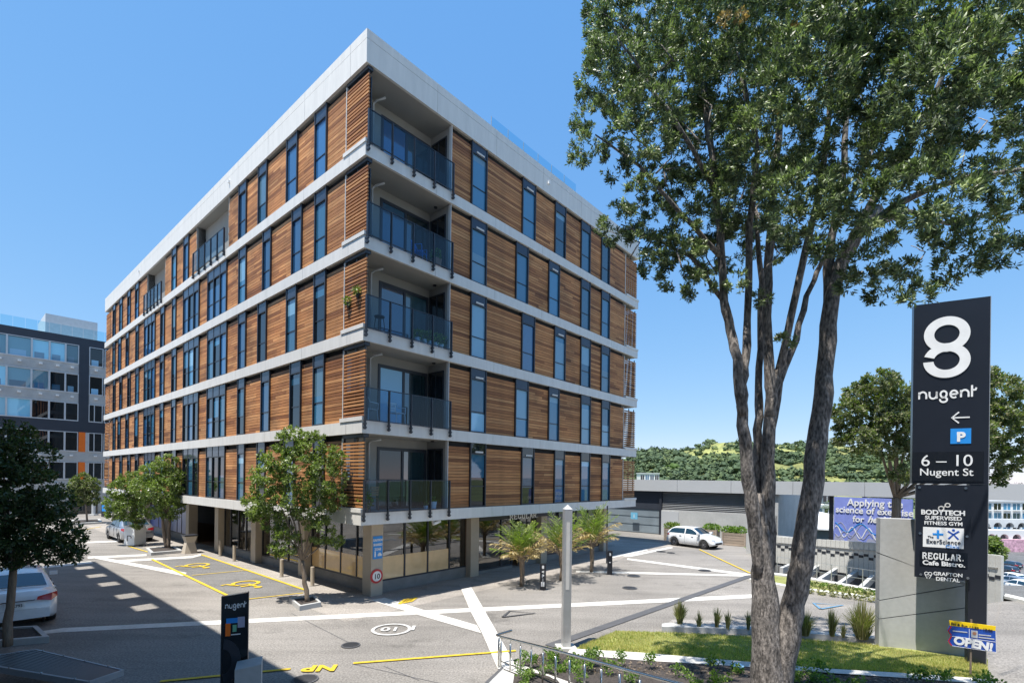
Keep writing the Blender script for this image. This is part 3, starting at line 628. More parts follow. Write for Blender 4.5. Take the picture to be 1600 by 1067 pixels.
# rooftop glass screen
rs = empty('roof_screen', (0, 0, 0)); rs.parent = bld
x0, x1 = sRt(768, 200) + .2, sRt(895, 280) + .6; n_ = 6
for i in range(n_):
    a, b_ = x0 + (x1 - x0) * i / n_, x0 + (x1 - x0) * (i + 1) / n_
    q = MB(); q.box(a + .02, b_ - .02, .2, .212, ZTOP - .02, ZTOP + .6); q.build('glass_panel', 'roof_glass', rs)
    q = MB(); q.box(a - .008, a + .008, .19, .22, ZTOP - .02, ZTOP + .6); q.build('screen_post', 'steel_dull', rs)
for (side, u, v, sz) in (('L', 359, 277, 1), ('L', 218, 420, 1), ('R', 857, 282, 1)):
    s_ = sL(u, v) if side == 'L' else sRt(u, v); zz = zb(5) + .45; q = MB(); fbox(q, side, s_ - .05, s_ + .05, -.08, -.001, zz, zz + .12); q.build('floodlight', 'white', bld)
# ground floor: pillars, glazing, plinth
IN = 1.2
pxs = [IN + 5.03 * i for i in range(4)]; pys = [IN + 5.03 * i for i in range(8)]
for i, x in enumerate(pxs):
    if i == 3: x = LR - 1.75
    q = MB(); q.box(x, x + .5, IN, IN + .55, 0, Z0); q.build('pillar', 'pillar', bld)
for y in pys[1:]:
    q = MB(); q.box(IN, IN + .5, y, y + .55, 0, Z0); q.build('pillar', 'pillar', bld)
GI = IN + .32
q = MB(); q.box(.02, LR - .2, .02, 6, Z0 + .0, Z0 + .05); q.box(.02, 6, 6, LL - .2, Z0, Z0 + .05)
q = MB(); q.box(.1, LR - .15, .1, 8, Z0 - .012, Z0 - .002); q.box(.1, 8, 8, LL - .15, Z0 - .012, Z0 - .002); q.build('ground_floor_soffit', 'pillar', bld)
q = MB(); q.box(GI + 5, LR - .4, GI + 5, GI + 5.2, 0, Z0 - .02); q.box(GI + 5, GI + 5.2, GI + 5.2, LL - .4, 0, Z0 - .02); q.build('interior_wall', 'interior', bld)
q = MB(); q.box(GI + .2, LR - .4, GI + .2, LL - .4, .03, .05); q.build('interior_floor', 'brown_panel', bld)
def bay(side, s0, s1, muls, film=None, mat='shop_glass', plinth=.42, fm='beige_panel', d=GI):
    b = MB(); fbox(b, side, s0, s1, d - .03, d + .14, 0, plinth); b.build('plinth', 'plinth', bld)
    f = MB(); fbox(f, side, s0, s1, d, d + .07, plinth, plinth + .06); fbox(f, side, s0, s1, d, d + .07, Z0 - .1, Z0 - .013)
    pts = [s0] + list(muls) + [s1]
    for x in pts: fbox(f, side, x - .035, x + .035, d - .01, d + .08, plinth + .06, Z0 - .1)
    f = f.build('shopfront', 'frame_dark', bld)
    for a, b_ in zip(pts[:-1], pts[1:]):
        g_ = MB(); fbox(g_, side, a + .035, b_ - .035, d + .03, d + .04, plinth + .06, Z0 - .1); g_.build('pane', mat, f)
    if film:
        for a, b_ in zip(pts[:-1], pts[1:]):
            if a < film[1] and b_ > film[0]:
                g_ = MB(); fbox(g_, side, a + .036, b_ - .036, d + .015, d + .028, plinth + .061, film[2]); g_.build('window_film', fm, f)
def gR(u, v=860): return hit(u, v, BL(0, GI), DR)[0]
def gL(u, v=860): return hit(u, v, BL(GI, 0), DL)[0]
bay('R', IN + .5, gR(732), [gR(632.5), gR(668.5), gR(702)], (0, gR(700), 1.33))
b = MB(); b.box(gR(732), pxs[1], GI - .03, GI + .3, 0, Z0 - .013); b.build('brown_pier', 'brown_panel', bld)
bay('R', pxs[1] + .5, gR(800), [gR(783)], None, plinth=.12)
bay('R', gR(812), pxs[2], [gR(838)], None, plinth=.3)
bay('R', pxs[2] + .5, LR - 1.75, [gR(884), gR(900), gR(918)], (0, 99, 1.1), fm='brown_panel', plinth=.3)
bay('L', IN + .55, pys[1], [gL(557), gL(532), gL(508)], (0, 9, 1.3))
bay('L', pys[1] + .55, pys[2], [gL(450), gL(430)], None, plinth=.35)
bay('L', pys[2] + .55, pys[3], [gL(384), gL(372), gL(360)], None, 'shop_glass', plinth=.35)
bay('L', pys[4] + .55, pys[5], [gL(283), gL(276)], (0, 99, 2.2), fm='lilac_panel', plinth=.4)
for i in (5, 6): bay('L', pys[i] + .55, pys[i + 1], [pys[i] + 2.8], (0, 99, 2.0), fm=('blue_panel', 'lilac_panel')[i - 5], plinth=.4)
for (u0, u1, z0, z1, m_) in ((375, 386, 1.7, 2.6, 'blue_panel'), (386, 399, 1.5, 2.6, 'red_panel'), (461, 467.5, .4, 2.3, 'red_panel')):
    q = MB(); a, b_ = gL(u1), gL(u0); q.box(GI + .055, GI + .07, a, b_, z0, z1); q.build('poster', m_, bld)
q = MB(); q.box(3.2, 3.25, pys[3] + .3, pys[4] + .2, 0, Z0 - .02); q.build('entrance_wall', 'frame_metal', bld)
for y in (pys[3] + 1.6, pys[3] + 2.5, pys[3] + 3.4):
    q = MB(); q.box(3.1, 3.19, y, y + .07, 0, Z0 - .02); q.build('door_frame', 'steel_dull', bld)
# cafe fascia with its lettering, tucked under the first floor band
q = MB(); q.box(pxs[1] + .5, gR(852), IN - .05, IN + .1, Z0 - .3, Z0 - .013); fa = q.build('cafe_fascia', 'sign_black', bld)
def slab_serif(name, s, size, mat, parent, loc, bold=.006, ext=.006, rot=(R(90), 0, 0)):
    # letters with square slab feet: strokes built by hand for the few letters needed
    H = size; W = size * .62; t = size * .17; mb = MB(); x = 0
    Ldef = {'R': [[(0.1, 0), (.1, 1)], [(.1, 1), (.55, 1), (.75, .9), (.75, .62), (.55, .5), (.1, .5)], [(.45, .5), (.85, 0)], [(-.02, 0), (.27, 0)], [(-.02, 1), (.2, 1)], [(.68, 0), (1, 0)]],
            'E': [[(.12, 0), (.12, 1)], [(0, 1), (.85, 1), (.85, .8)], [(0, 0), (.88, 0), (.88, .24)], [(.12, .52), (.6, .52)], [(.6, .42), (.6, .64)]],
            'G': [arc(.48, .5, .42, 40, 320, 14, .5), [(.85, .32), (.85, .02)], [(.58, .36), (1, .36)], [(.85, .98), (.85, .72)]],
            'U': [[(.14, 1), (.14, .3)] + arc(.48, .3, .34, 180, 360, 8, .3) + [(.82, 1)], [(0, 1), (.3, 1)], [(.66, 1), (.98, 1)]],
            'L': [[(.2, 0), (.2, 1)], [(0, 1), (.42, 1)], [(0, 0), (.86, 0), (.86, .3)]],
            'A': [[(.14, 0), (.46, 1), (.54, 1), (.86, 0)], [(.26, .34), (.74, .34)], [(0, 0), (.32, 0)], [(.68, 0), (1, 0)]],
            '.': [[(.1, .05), (.28, .05)]]}
    for c in s:
        for ln in Ldef[c]: strokes(mb, [[(x + px_ * W, pz * (H - t) + t / 2) for px_, pz in ln]], t, -ext, ext)
        x += W * (1.22 if c != '.' else .5)
    o = mb.build(name, mat, parent, False, loc); o.rotation_euler = (0, 0, 0); return o, x
o, wdt = slab_serif('lettering', 'REGULAR.', .27, 'white', fa, (0, 0, 0)); o.location = (gR(787, 808), IN - .08, Z0 - .34); o.scale = ((gR(832, 808) - gR(787, 808)) / wdt, 1, 1)
# security camera and lamp under the slab
q = MB(); q.tube([(gR(650) - .2, .25, Z0), (gR(650) - .2, .25, Z0 - .12)], .05, 8); q.tube([(gR(650) - .3, .12, Z0 - .14), (gR(650) + .1, .2, Z0 - .06)], .06, 8); q.build('security_camera', 'white', bld, True)
# signs fixed to the corner pillar
sg = empty('shared_zone_sign', BL(IN + .06, IN - .004, 0), YAW, 'blue shared zone notice with white lettering on the corner pillar', 'sign')
zc = 4.33 - (859 - 744.5) * 18.2 / F
q = MB(); q.box(0, .4, -.02, -.001, 1.35, 2.18); q.build('plate', 'blue_sign', sg)
for i, (s, z, sz) in enumerate((('CAUTION', 2.0, .11), ('SHARED', 1.83, .12), ('ZONE', 1.66, .12))): text('lettering', s, sz, 'white', sg, (.2, -.024, z), bold=.004, align='CENTER', sx=.85)
q = MB(); q.box(.2, .36, -.026, -.022, 1.45, 1.52); q.box(.23, .33, -.026, -.022, 1.52, 1.57); q.box(.06, .11, -.026, -.022, 1.43, 1.58); q.tube([(.085, -.026, 1.61), (.085, -.022, 1.61)], .03, 10); q.build('pictogram', 'white', sg)
p10 = empty('speed_limit_sign', BL(IN + .22, IN - .004, 0), YAW, 'round red and white 10 speed limit sign on the corner pillar', 'sign')
p10.location.z = .0; zc = .72
q = MB(); n = 32; q.tube([(0, -.04, zc), (0, -.01, zc)], .26, n); q.build('rim', 'red_sign', p10)
q = MB(); q.tube([(0, -.046, zc), (0, -.041, zc)], .185, n); q.build('face', 'white', p10); text('lettering', '10', .26, 'sign_black', p10, (0, -.05, zc - .09), bold=.004, align='CENTER')

# things on the balconies
def bp(x, y, k, dz=0): return BL(x, y, zb(k) + SLAB + dz)
def foliage_ball(c, r, n_, leaf, sq=(1, 1, 1), up=.3):
    d = rng.normal(size=(n_, 3)); d /= np.linalg.norm(d, axis=1)[:, None]; rr = r * rng.uniform(.55, 1.05, n_)[:, None]
    p = np.array(c) + d * rr * np.array(sq); ax = d + rng.normal(scale=.6, size=(n_, 3)); ax[:, 2] += up; ax /= np.linalg.norm(ax, axis=1)[:, None]
    sd_ = np.cross(ax, rng.normal(size=(n_, 3))); sd_ /= np.linalg.norm(sd_, axis=1)[:, None]
    L = leaf * rng.uniform(.7, 1.3, n_)[:, None]; W = L * .3
    return np.stack([p, p + ax * L * .5 + sd_ * W, p + ax * L, p + ax * L * .5 - sd_ * W], axis=1)
def pot_plant(loc, r, h, mat, label, group, lr=.2, leafm='shrub', n_=160, square=False):
    e = empty('pot_plant', loc, YAW, label, 'pot plant', group); q = MB()
    ns = 4 if square else 14; rot = math.pi / 4 if square else 0
    ringp = lambda rr, z: [(rr * math.cos(rot + 2 * math.pi * i / ns), rr * math.sin(rot + 2 * math.pi * i / ns), z) for i in range(ns)]
    vs = ringp(r * .75, 0) + ringp(r, h) + ringp(r * .86, h) + ringp(r * .86, h - .04)
    fs = [tuple(range(ns - 1, -1, -1))] + [(j * ns + i, j * ns + (i + 1) % ns, (j + 1) * ns + (i + 1) % ns, (j + 1) * ns + i) for j in range(3) for i in range(ns)] + [tuple(range(3 * ns, 4 * ns))]
    q.add(vs, fs); q.build('pot', mat, e); quads('leaves', foliage_ball((0, 0, h + lr * .7), lr, n_, .09, (1, 1, 1.2)), leafm, e, 'stuff')
for i, x in enumerate((2.45, 2.75, 3.05, 3.32, 3.58)):
    pot_plant(bp(x, .28, 2), .12, .24, 'white_pot', 'white pot plant on the third balcony up, number %s from the left in its row' % ('one', 'two', 'three', 'four', 'five')[i], 'row of white pots on the corner balcony', .16 if i < 2 else .2)
pot_plant(bp(3.35, .35, 3), .21, .42, 'clay', 'square terracotta planter with small shrub on the fourth balcony up', None, .2, square=True)
pot_plant(bp(3.3, .3, 0), .15, .28, 'white_pot', 'white tub on the lowest corner balcony by the timber wall', None, .08, n_=40)
pot_plant(bp(2.95, .3, 0), .09, .14, 'white_pot', 'small white bowl beside the white tub on the lowest balcony', None, .05, n_=30)
pot_plant(bp(.35, .3, 0), .14, .2, 'clay', 'bushy pot plant at the outer corner of the lowest balcony', None, .24, n_=260)
for i, (y, dz) in enumerate(((.45, 1.25), (1.02, 1.05))):
    e = empty('hanging_plant', BL(.06, y, zb(2) + SLAB + dz), YAW, ('small plant hanging on the louvre screen nearest the building corner', 'small plant hanging on the louvre screen, lower and further from the corner')[i], 'hanging plant', 'plants hung on the louvre screen')
    q = MB(); q.tube([(0, 0, -.18), (0, 0, 0)], [.05, .08], 10); q.build('pot', 'black_matt', e); quads('leaves', foliage_ball((-.02, 0, .05), .13, 120, .08), 'leaf_palm', e, 'stuff')
def chair(loc, rz, mat, label, back=True):
    e = empty('garden_chair', loc, rz, label, 'chair'); q = MB()
    for i in range(5): q.box(-.2, .2, -.2 + i * .083, -.14 + i * .083, .44, .46)
    q.build('seat', mat, e)
    for sx in (-1, 1):
        for sy in (-1, 1):
            q = MB(); q.tube([(sx * .24, sy * .23, 0), (sx * .22, sy * .2, .44)], .014, 6); q.build('leg', mat, e)
        q = MB(); q.tube([(sx * .25, -.2, .44), (sx * .26, -.2, .66), (sx * .26, .18, .68), (sx * .22, .24, .86)], .014, 6); q.build('armrest', mat, e)
    q = MB()
    for i in range(4): q.box(-.2, .2, .22, .235, .54 + i * .085, .6 + i * .085)
    q.build('backrest', mat, e)
chair(bp(.55, .5, 1), YAW + R(100), 'white', 'white slatted garden chair at the left of the second balcony up'); chair(bp(1.75, .55, 1), YAW + R(10), 'white', 'white slatted garden chair facing out from the middle of the second balcony up')
chair(bp(2.65, .5, 3), YAW + R(30), 'blue_sign', 'bright blue chair on the fourth balcony up beside the terracotta planter')
def stool(loc, label):
    e = empty('bar_stool', loc, YAW, label, 'stool'); q = MB(); q.tube([(0, 0, .66), (0, 0, .7)], .18, 16); q.build('seat', 'black_matt', e)
    for a in range(4):
        an = a * 1.57 + .78; q = MB(); q.tube([(.22 * math.cos(an), .22 * math.sin(an), 0), (.13 * math.cos(an), .13 * math.sin(an), .66)], .014, 6); q.build('leg', 'black_matt', e)
    q = MB(); q.tube([(.18 * math.cos(a * .785), .18 * math.sin(a * .785), .25) for a in range(9)], .01, 5); q.build('footrest', 'black_matt', e)
stool(bp(.95, .5, 2), 'black metal stool on the third balcony up')
chair(bp(.7, .6, 0), YAW + R(200), 'clay', 'brown chair on the lowest corner balcony among plants')
e = empty('cafe_table', BL(gR(712), GI + .6, .05), YAW, 'small white table seen through the corner shop window', 'table')
q = MB(); q.box(-.5, .4, -.25, .25, .68, .72); q.build('table_top', 'white', e)
for sx in (-.47, .35):
    for sy in (-.22, .2): q = MB(); q.box(sx, sx + .04, sy, sy + .04, 0, .68); q.build('leg', 'white', e)

# ------------------------------------------------------------------ neighbouring office block (left)
OB = G(160, 801); OBx, OBy = OB.x, OB.y
ob = empty('office_building', (OBx, OBy, 0), YAW, 'grey five storey office block with ribbon windows, dark frame and orange panels', 'building')
def so(u, v=600): return hit(u, v, (OBx, OBy), DR)
zo = lambda v: hit(103, v, (OBx, OBy), DR)[1]
x0, x1 = so(-60)[0], 12; H = so(103, 523)[1]
q = MB(); q.box(x0, x1, .25, 14, 0, H - .1); q.build('wall', 'concrete', ob)
rows = [(535.5, 566), (581.5, 612), (627.5, 656), (673, 704), (720.5, 748)]
q = MB(); q.box(x0, x1, .0, .25, zo(537), H); q.box(x0, x1, .0, .25, zo(673), zo(655.5)); q.box(so(123)[0], so(139)[0], .0, .25, zo(655.5), zo(537)); q.build('dark_frame', 'navy_panel', ob)
q = MB(); q.box(x0, x1, .04, .25, zo(583), zo(565)); q.box(x0, x1, .04, .25, zo(628.5), zo(611)); q.box(x0, x1, .04, .25, zo(721), zo(703)); q.box(x0, x1, .04, .25, 0, zo(747)); q.build('spandrel_wall', 'concrete', ob)
cols = [-60, -35, -12, 10, 49, 77, 102, 123]
for r, (t, b_) in enumerate(rows):
    cc = list(zip(cols[:-1], cols[1:])) + [(139, 161), (163, 176)]
    for i, (a, b2) in enumerate(cc):
        a, b2 = so(a)[0], so(b2)[0]; f = MB(); z0, z1 = zo(b_), zo(t)
        f.box(a, a + .07, -.03, .2, z0, z1); f.box(b2 - .07, b2, -.03, .2, z0, z1); f.box(a + .07, b2 - .07, -.03, .2, z0, z0 + .1); f.box(a + .07, b2 - .07, -.03, .2, z1 - .07, z1)
        if i > 6 and r > 1: f.box(a + .45, a + .52, -.02, .19, z0 + .1, z1 - .07)
        f = f.build('window', 'lightgrey', ob); q = MB(); q.box(a + .07, b2 - .07, .1, .12, z0 + .1, z1 - .07); q.build('pane', 'glass_cyan' if (r == 0 and i < 7) or (r == 1 and i < 5) or (r == 2 and i < 4) else 'glass_dark', f)
        if r < 2 and i > 1: q = MB(); q.box(a + .2, b2 - .4, .08, .099, z0 + .11, z0 + .7); q.build('lower_blind', 'glass_blind' if r == 0 or i > 5 else 'glass_mid', f)
        if r in (0, 1, 3, 4):
            q = MB(); q.box((a + b2) / 2 - .12, (a + b2) / 2 + .12, -.25, -.0, z0 - .5, z0 - .35); q.build('vent_hood', 'white', ob)
for r in (3, 4):
    a, b_ = so(124)[0], so(134.4)[0]; q = MB(); q.box(a, b_, -.02, .2, zo(rows[r][1]), zo(rows[r][0])); q.build('orange_panel', 'orange', ob)
    q = MB(); q.box(b_, so(139)[0], -.01, .2, zo(rows[r][1]), zo(rows[r][0])); q.build('wall_panel', 'concrete', ob)
q = MB(); q.box(so(76)[0], so(160)[0], 3, 9, H - .1, H + 2.6); q.build('plant_room', 'lightgrey', ob)
for i in range(18):
    a = so(0)[0] + i * .9; q = MB(); q.box(a, a + .86, .8, .82, H, H + 1.2); q.build('roof_screen_panel', 'roof_glass', ob)
for i in range(8):
    a = x0 + 3 + i * 2.6
    q = MB(); q.box(a, a + .05, .0, .035, 0, zo(750)); q.build('panel_joint', 'concrete_dark', ob)
q = MB(); q.box(so(112)[0], so(155)[0], -.02, .03, 0, 3.2); q.build('shopfront', 'glass_dark', ob)

# office block behind the camera that throws the long shadow
E0 = G(300, 963); SH = 14.0; sft = SH / math.tan(SUN_EL); sv = Vector((math.cos(SUN_AZ), math.sin(SUN_AZ), 0)) * sft
e0 = E0 - sv; fe = G(150, 876) - sv; ylen = (Vector(fe[:2]) - Vector(e0[:2])).dot(Vector(DL))
sb = empty('shade_building', (e0.x, e0.y, 0), YAW, 'grey office block behind the camera on the left', 'building')
q = MB(); q.box(-14, -1.3, -32, ylen, 0, SH - .3); q.build('wall', 'concrete', sb)
ys = sorted([(Vector((G(u, v) - E0)[:2])).dot(Vector(DL)) for u, v in ((229, 947), (205, 929), (172, 911), (153, 898), (153, 884))])
q = MB(); cur = -32
for y in ys:
    q.box(-1.3, 0, cur, y - .42, SH - .3, SH); q.box(-1.3, -.95, y - .42, y + .42, SH - .3, SH); q.box(-.28, 0, y - .42, y + .42, SH - .3, SH); cur = y + .42
q.box(-1.3, 0, cur, ylen, SH - .3, SH); q.build('roof_edge', 'band', sb)
for k in range(4):
    for i in range(12):
        y = ylen - 2.4 - i * 3; q = MB(); q.box(-1.29, -1.22, y, y + 2, 1 + k * 3.3, 2.9 + k * 3.3); f = q.build('window', 'glass_dark', sb)
        q = MB(); q.box(-1.22, -1.15, y + .97, y + 1.03, 1 + k * 3.3, 2.9 + k * 3.3); q.build('mullion', 'lightgrey', f)

# ------------------------------------------------------------------ low service building and canopy (right background)
def facade_pts(): return G(985, 830.5), G(1170, 846)
A0, A1 = facade_pts(); dv = (A1 - A0); ang = math.atan2(dv.y, dv.x); dd_ = (math.cos(ang), math.sin(ang))
lb = empty('service_building', (A0.x, A0.y, 0), ang, 'long low grey building with louvred wall and a flat metal fascia', 'building')
def sb_(u, v=800): return hit(u, v, A0, dd_)
zt = sb_(1050, 749)[1]; zf = sb_(1050, 767)[1]; zl = sb_(1050, 796.5)[1]
x_d0, x_d1, x_e = sb_(985)[0], sb_(1032)[0], sb_(1216)[0]; x_far = x_e + 17
q = MB(); q.box(x_d0 - 8, x_d1, .25, 8, 0, zf); q.build('wall', 'steel_panel', lb)
for i in range(3):
    q = MB(); q.box(x_d0 - 8, x_d1 - .1, .2, .249, .06 + i * (zl / 3), zl / 3 * (i + 1) - .03); q.build('wall_panel', 'steel_panel', lb)
q = MB(); q.box(x_d0 - 8, x_d1 - .05, .15, .24, zl, zf); q.build('upper_panel', 'navy_panel', lb)
q = MB(); q.box(x_d1 - .12, x_d1 + .08, 0, .3, 0, zf); q.build('downpipe', 'frame_dark', lb)
q = MB(); q.box(x_d1 + .08, x_e - .05, .0, 8, 0, zl); q.build('concrete_wall', 'concrete', lb)
q = MB(); q.box(x_d1 + .09, x_d1 + 1.5, -.05, -.001, 0, zl - .1); q.build('roller_door', 'fascia', lb)
q = MB(); q.box(x_d1 + .08, x_e - 1.2, .5, 8, zl, zf); q.build('louvre_backing', 'concrete_dark', lb)
n_ = int((zf - zl) / .13)
for i in range(n_):
    q = MB(); z = zl + .02 + i * .13; q.add([(x_d1 + .1, .12, z), (x_e - 1.2, .12, z), (x_e - 1.2, .3, z + .1), (x_d1 + .1, .3, z + .1), (x_d1 + .1, .15, z - .01), (x_e - 1.2, .15, z - .01), (x_e - 1.2, .33, z + .09), (x_d1 + .1, .33, z + .09)], [(0, 1, 2, 3), (7, 6, 5, 4), (0, 4, 5, 1), (3, 2, 6, 7)])
    q.build('louvre_blade', 'metal_louvre', lb)
q = MB(); q.box(x_e - 1.2, x_e, .0, 8, 0, zf); q.build('end_pier', 'concrete', lb)
for i in range(9):
    a = x_d0 - 8 + i * (x_far - x_d0 + 8) / 9; b_ = a + (x_far - x_d0 + 8) / 9 - .02; q = MB(); q.box(a, b_, -.2, -.1, zf, zt); q.build('fascia_panel', 'fascia', lb)
q = MB(); q.box(x_d0 - 8, x_e, -.09, 8, zf + .1, zt - .05); q.build('roof', 'fascia', lb); q = MB(); q.box(x_e + .01, x_far, -.09, .7, zf + .1, zt - .05); q.build('canopy', 'fascia', lb)
q = MB(); q.box(x_d0 - 8, x_far - .01, -.08, -.02, zf - .0, zf + .09); q.build('roof_edge', 'frame_metal', lb)
for u in (1298, 1350):
    x = sb_(u)[0]; q = MB(); q.box(x - .12, x + .12, .2, .44, -3, zf); q.build('canopy_post', 'frame_metal', lb)
e = empty('wall_sign', BL(0, 0, 0), ang, 'small pale blue wall sign on the grey building by the end of the timber facade', 'sign'); s_, z_ = sb_(992, 806)
pp = Vector((A0.x, A0.y, 0)) + Vector((dd_[0], dd_[1], 0)) * s_ + Vector((dd_[1], -dd_[0], 0)) * .1; e.location = (pp.x, pp.y, z_ - .4)
q = MB(); q.box(-.3, .3, -.05, 0, .2, .75); q.build('plate', 'pale_blue', e); text('lettering', 'i', .4, 'white', e, (0, -.06, .32), bold=.01, align='CENTER')
# billboard behind the fence
D_ = 30.0; pa, pb = P(1303, 800, D_ + .3), P(1425, 800, D_ - 3.2); ang2 = math.atan2(pb.y - pa.y, pb.x - pa.x); wd = (Vector(pb[:2]) - Vector(pa[:2])).length
bb = empty('billboard', (pa.x, pa.y, -3), ang2, 'large blue advertising billboard with white slogan lettering', 'billboard')
d2 = (math.cos(ang2), math.sin(ang2)); zz = lambda u, v: hit(u, v, pa, d2)[1] + 3
z1, z0 = zz(1303, 775), zz(1303, 845)
q = MB(); q.box(0, wd, 0, .12, z0, z1); paint('billboard_face', (.22, .27, .64), .5); q.build('panel', 'billboard_face', bb)
q = MB(); q.box(-.1, wd + .1, .02, .1, z0 - .5, z0 - .02); q.build('base_rail', 'white', bb)
for x in (1.2, wd * .5, wd - 1): q = MB(); q.box(x, x + .25, .13, .38, 0, z1 - .05); q.build('post', 'frame_metal', bb)
hh = z1 - z0; ws_ = lambda u: hit(u, 800, pa, d2)[0]
for s, u0, u1, v in (('Applying the', 1324, 1411, 790.5), ('science of exercise', 1306, 1428, 802.5), ('for', 1333, 1351, 814.5)):
    t = text('lettering', s, 1, 'white', bb, (0, 0, 0), bold=.018, ext=.01); wtx = max(v_.co.x for v_ in t.data.vertices); t.scale = ((ws_(u1) - ws_(u0)) / wtx,) * 2 + (1,)
    t.location = (ws_(u0), -.03, zz((u0 + u1) / 2, v))
t = text('lettering', 'health', 1, 'white', bb, (0, 0, 0), bold=.035, ext=.01, shear=.35); wtx = max(v_.co.x for v_ in t.data.vertices); t.scale = ((ws_(1396) - ws_(1356)) / wtx,) * 2 + (1,); t.location = (ws_(1356), -.03, zz(1375, 816))
for j, (zc_, am, fr_) in enumerate(((.3, .14, 5), (.24, .12, 7), (.34, .1, 4), (.18, .07, 9))):
    q = MB(); strokes(q, [[(wd * (.02 + i / 41), z0 + hh * (zc_ + am * math.sin(i * fr_ / 10 + j))) for i in range(40)]], .05, -.012 - .002 * j, -.004); q.build('wave_line', ['lilac_panel', 'white', 'blue_sign', 'lilac_panel'][j], bb)
q = MB(); pts = [(wd * .01, z0 + .02)] + [(wd * (.01 + .98 * i / 30), z0 + hh * (.1 + .06 * math.sin(i * .9) + .04 * math.sin(i * 2.3))) for i in range(31)] + [(wd * .99, z0 + .02)]
q.vprism(pts, -.006, -.001); q.build('printed_foreground', 'lilac_panel', bb)

# slatted concrete fence with dark check band
fence = empty('concrete_fence', (F1.x, F1.y, 0), 0, 'pale vertical slat fence with a dark stepped check band beside the sunken ramp', 'fence')
cs = 0
fpts = [F0, F1, F2, F3]; tot = []
for p, q_ in zip(fpts[:-1], fpts[1:]):
    L = (q_ - p).length; n_ = int(L / .22)
    for i in range(n_): tot.append((p.lerp(q_, (i + .5) / n_), math.atan2(q_.y - p.y, q_.x - p.x), L / n_))
hts = lambda i: 1.15 + .55 * i / len(tot)
sm = {}
for i, (p, a_, wd_) in enumerate(tot):
    q = MB(); h_ = hts(i); q.box(-wd_ * .47, wd_ * .47, -.05, .05, -.3, h_); o = q.build('fence_slat', 'concrete_pale', fence, False, (p.x - F1.x, p.y - F1.y, random.uniform(-.01, .01))); o.rotation_euler = (0, 0, a_)
    ph = (i * 7) % 4; zc_ = h_ * .42 + (.1 if ph in (1, 3) else -.06 if ph == 2 else .02)
    if i > 4:
        q = MB(); q.box(-wd_ * .5, wd_ * .42, -.065, -.051, zc_, zc_ + .13); o = q.build('check_tile', 'frame_dark', fence, False, (p.x - F1.x, p.y - F1.y, 0)); o.rotation_euler = (0, 0, a_)
q = MB()
for i in range(len(tot) - 1):
    p, a_, w1 = tot[i]; p2 = tot[i + 1][0]
    n1 = Vector((math.sin(a_), -math.cos(a_), 0)) * .08
    for h_, r_ in ((.72, .022),):
        q.tube([p - F1 + n1 + Vector((0, 0, hts(i) * h_)), p2 - F1 + n1 + Vector((0, 0, hts(i + 1) * h_))], r_, 5, cap=False)
q.build('fence_rail', 'steel_dull', fence)
q = MB(); pp = F0 + Vector((-.3, .6, 0)); q2 = F1.lerp(F2, .35) + Vector((.1, .4, 0)); a_ = math.atan2(q2.y - pp.y, q2.x - pp.x)
q.box(0, (q2 - pp).length, -.1, .1, -.2, 1.25); o = q.build('low_wall', 'concrete', None, False, pp); o.rotation_euler = (0, 0, a_); tag(o, 'plain low concrete wall behind the sunken ramp, seen between the tree stems', 'wall')
# beams over the sunken ramp
for i, (p, q_) in enumerate((((1286, 877), (1262, 892)), ((1310, 884), (1278, 904)), ((1337, 891), (1311, 909)), ((1363, 898), (1347, 913)), ((1262, 868), (1225, 884)))):
    a_, b_ = G(*p, z=-.1), G(*q_, z=-.1); L = (b_ - a_).length; q = MB(); q.box(-.3, L + .5, -.085, .085, -.3, 0)
    o = q.build('concrete_beam', 'concrete', None, False, a_); o.rotation_euler = (0, 0, math.atan2(b_.y - a_.y, b_.x - a_.x))
    tag(o, 'concrete beam spanning the sunken ramp, %s' % ('second from the left', 'third from the left', 'fourth from the left', 'nearest the big concrete sign wall', 'furthest left, half behind the tree')[i], 'beam', 'beams over the sunken ramp')
# wire rail along the ramp edge
wr = empty('wire_railing', (T1.x, T1.y, 0), 0, 'thin wire railing with slim posts along the sunken ramp edge', 'railing')
n_ = 8; ps = [T1.lerp(T2, i / (n_ - 1)) - T1 for i in range(n_)]
for p in ps: q = MB(); q.tube([p, p + Vector((0, 0, .85))], .018, 6); q.build('post', 'steel_dull', wr)
for h_ in (.84, .45):
    q = MB(); q.tube([p + Vector((0, 0, h_)) for p in ps], .01, 5); q.build('wire', 'steel_dull', wr)
# garden strip beside the drive
def raised(name, pix, z0, z1, mat, label=None, cat=None, kind=None):
    q = MB(); q.prism([G(u, v)[:2] for u, v in pix], z0, z1); return tag(q.build(name, mat), label, cat, kind=kind)
raised('kerb', [(1200, 896.5), (1256, 902.7), (1374, 925), (1440, 938), (1440, 941), (1374, 928), (1256, 905.5), (1200, 899)], 0, .12, 'concrete_pale', kind='structure')
raised('garden_bed', [(1174, 901), (1200, 899.2), (1256, 905.7), (1374, 928.2), (1440, 941), (1440, 951), (1374, 935), (1251, 920), (1174, 905)], 0, .06, 'lawn', kind='structure')
raised('kerb', [(1174, 905.1), (1251, 920.1), (1374, 935.1), (1440, 951.1), (1440, 954), (1374, 938.2), (1251, 923), (1170, 907)], 0, .1, 'concrete_pale', kind='structure')

